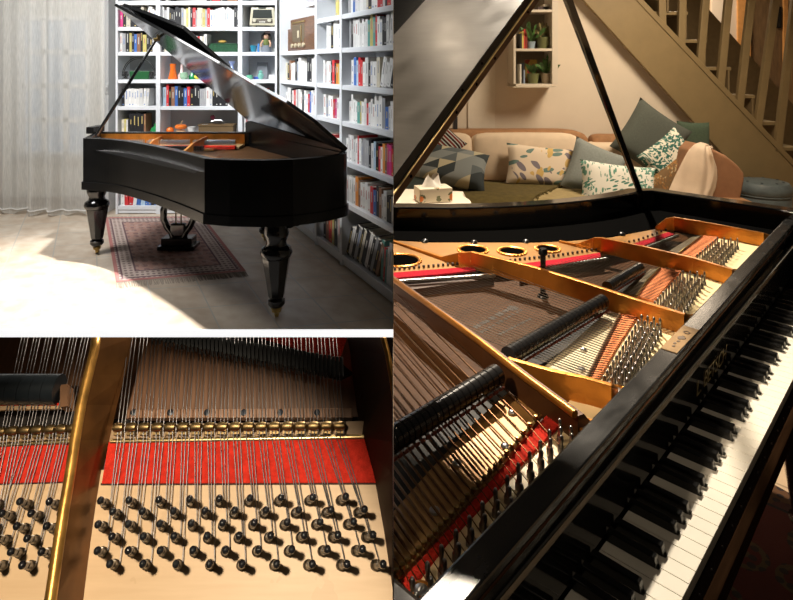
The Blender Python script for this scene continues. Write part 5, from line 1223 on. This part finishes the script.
cushion(651,139,4.88, .50,.50, .62, DKG, 'dark grey green cushion standing on its corner by the stairs', th=.15, pitch=-.2)
cushion(693,138,5.02, .28,.28, .05, GRN, 'small deep green cushion behind the dark grey green one', th=.12, pitch=-.1)
cushion(594,171,4.60, .42,.42, .42, GREYC, 'plain mid grey cushion between the two leaf prints', th=.13, pitch=-.35)
cushion(671,160,4.60, .40,.36, -.62, FERN2, 'cream cushion with dense green floral print, tilted against the arm', th=.13, pitch=-.25)
cushion(618,186,4.36, .56,.34, .12, FERN, 'bright white cushion with green leaf print behind the prop stick', th=.15, pitch=-.4)
cushion(672,180,4.50, .42,.22, -.62, leaves('brown_paisley_print', (.16,.10,.05), [((.38,.30,.18),.4,.2),((.28,.14,.05),1.4,.6)], 9.), 'brown patterned cushion below the tilted floral cushion', th=.1, pitch=-.3)
# ---- blue grey pouf
po = empty('pouf', at(763,185,4.95)*1.0, 0, 'round blue grey tufted pouf between sofa arm and stairs', 'pouf')
pc = at(762.5,180,4.95); PB = mat('blue_grey_leather', (.105,.135,.145), .55, var=.2, scale=18, bump=.15); r_ = .25
po.location = (pc.x, pc.y, 0); ROOTM[po.name] = Matrix.Translation((pc.x,pc.y,0))
b = MB().lathe((pc.x,pc.y,0), EZ, [(.18,0),(.205,.05),(.21,pc.z-.14),(.20,pc.z-.115),(.213,pc.z-.10),(.217,pc.z-.05),(.19,pc.z-.012),(.10,pc.z+.004),(0,pc.z+.006)], 32); b.build('pouf_body', PB, po)
for k in range(8):
    t = k*.785+.2; MB().lathe((pc.x+.145*math.cos(t),pc.y+.145*math.sin(t),pc.z-.006), EZ, [(.012,0),(.01,.006),(0,.008)], 10).build('button', mat('dark_pouf_button', (.03,.04,.045), .5), po)
MB().ring((pc.x,pc.y,pc.z-.112), EZ, .206, .007, 32, 8).build('piping', PB, po)
# ---- side table with a white cloth, tissue box
tb = empty('side_table', at(425,200,3.45), 0, 'low table under a white cloth, half hidden behind the piano rim', 'table')
zt_ = .645; TC = mat('dark_table_wood', (.06,.03,.015), .4)
tc = [pz(360,205,zt_), pz(473,206,zt_), pz(462,191.5,zt_), pz(372,187.5,zt_)]
MB().prism([V((p.x,p.y,zt_-.035)) for p in tc], (0,0,.025)).build('table_top', TC, tb, RIGHT)
for p in tc:
    q = (p-(tc[0]+tc[2])/2)*.85+(tc[0]+tc[2])/2; MB().box((q.x,q.y,(zt_-.035)/2), (.04,.04,zt_-.035)).build('leg', TC, tb, RIGHT)
cl = MB(); cen = (tc[0]+tc[2])/2
def cloth(a, b):
    x, y = 2*a-1, 2*b-1; m_ = max(abs(x),abs(y)); f = 1.15
    fx, fy = max(-1,min(1,x*f)), max(-1,min(1,y*f)); A, Bq = (fx+1)/2, (fy+1)/2
    p = tc[0]*(1-A)*(1-Bq)+tc[1]*A*(1-Bq)+tc[2]*A*Bq+tc[3]*(1-A)*Bq; ov = max(0, m_*f-1)
    d = (p-cen); d.z = 0
    return V((p.x,p.y,zt_))+d.normalized()*(.012+.02*math.sin(11*(a+b)))*(1 if ov > 0 else .4)-EZ*ov*1.4+EZ*.001*math.sin(14*a)
WCL = mat('white_table_linen', (.76,.68,.56), .9, var=.03, scale=8, bump=.15, bscale=20)
o = cl.grid(cloth, 40, 40).build('tablecloth', WCL, None, RIGHT); tag(o, 'white cloth covering the low table left of the sofa', 'tablecloth')
tp = pz(433,200,zt_+.004); tx = empty('tissue_box', tp, .25, 'white tissue box with orange and green flowers on the clothed table', 'tissue box')
R_ = Matrix.Rotation(.25,3,'Z'); fx = NT('flower_print_card', .5); gg = fx.tc.outputs['Object']
vv = fx.vor(gg, 11., 'F1', .6).outputs['Distance']; c = fx.mix(fx.math('MULTIPLY', fx.lt(vv,.36), fx.gt(fx.noise(gg, 45), .5)), (.72,.64,.50), (.16,.17,.09)); c = fx.mix(fx.math('MULTIPLY', fx.lt(vv,.25), fx.gt(vv,.11)), c, (.68,.19,.04)); fx.out(c)
MB().box(tp+EZ*.0375, (.185,.12,.075), R_).build('box_body', MATS['flower_print_card'], tx, RIGHT, bev=.003)
b = MB(); rr = random.Random(4)
def tis(a, q):
    t = a*6.283; r0 = (.05*(1-q)+.028*q*(1+.5*math.sin(3*t+1)))*(1-.15*q); return tp+EZ*(.074+.055*q*(1+.35*math.sin(2*t+.6)))+R_ @ V((r0*math.cos(t)*1.2-.01, r0*math.sin(t)*.55, 0))
MB().grid(tis, 40, 8).build('tissue', mat('white_tissue', (.78,.74,.68), .9), tx, RIGHT)
o = MB().box(at(455,123,5.2), (.035,.1,.13)).build('book', [bm('sofa_back', (.025,.025,.03))], None, RIGHT, bev=.002); tag(o, 'small black book standing at the wall beyond the sofa back', 'book')
o.location.z = zb(131,5.2)
# ================================================================== light
def area(name, loc, target, size, power, col, shape='DISK', spread=180):
    l = bpy.data.lights.new(name, 'AREA'); l.shape = shape; l.size = size; l.energy = power; l.color = col; l.spread = math.radians(spread)
    o = bpy.data.objects.new(name, l); COL.objects.link(o); o.location = loc
    o.rotation_euler = (V(target)-V(loc)).to_track_quat('-Z','Y').to_euler(); return o
def spot(name, loc, target, power, ang, col, blend=.3, rad=.05):
    l = bpy.data.lights.new(name, 'SPOT'); l.energy = power; l.color = col; l.spot_size = math.radians(ang); l.spot_blend = blend; l.shadow_soft_size = rad
    o = bpy.data.objects.new(name, l); COL.objects.link(o); o.location = loc
    o.rotation_euler = (V(target)-V(loc)).to_track_quat('-Z','Y').to_euler(); return o
NEU, WRM = (1.,.97,.93), (1.,.80,.58)
# left upper room
spot('ceiling_spot', (-1.2,3.5,2.6), (-1.72,3.2,0), 900, 82, NEU, .5, .045)
area('room_light', (-3.0,3.7,2.9), (-2.6,5.2,.6), 1.0, 50, (1.,.99,.97), spread=140)
area('shelf_fill', (-1.9,3.3,2.9), (-.75,5.2,1.55), .7, 33, (.95,.98,1.), spread=95)  # unseen fill added to brighten the bookcases
# lower left scene
spot('work_lamp', (-.22,-.16,1.72), (-.262,.43,.93), 64, 33, (1.,.84,.62), .25, .03)
# right room
LA = W(2.5,1.82,3.0); area('piano_lamp', LA, W(1.1,.35,.85), .10, 108, (1.,.86,.68), spread=140)
LB = W(-.15,.95,1.95); spot('fill_lamp', LB, W(1.55,.55,.9), 110, 43, WRM, .5, .05)
area('front_fill', W(.8,-.25,2.4), W(.95,.45,.9), .5, .4, WRM, spread=80)
LC_ = W(1.22,1.50,2.38); area('lid_lamp', LC_, W(.95,.75,1.42), .10, .45, WRM, spread=100)
area('room_lamp', (2.3,3.7,2.85), (1.6,4.7,.6), .9, 40, WRM, spread=118)
area('hall_lamp', (3.4,6.9,2.9), (3.2,6.4,0), .5, 60, WRM)
w = bpy.data.worlds.new('world'); SC.world = w; w.use_nodes = True
bg = w.node_tree.nodes['Background']; bg.inputs[0].default_value = (.75,.68,.60,1); bg.inputs[1].default_value = .012
SC.cycles.use_denoising = True
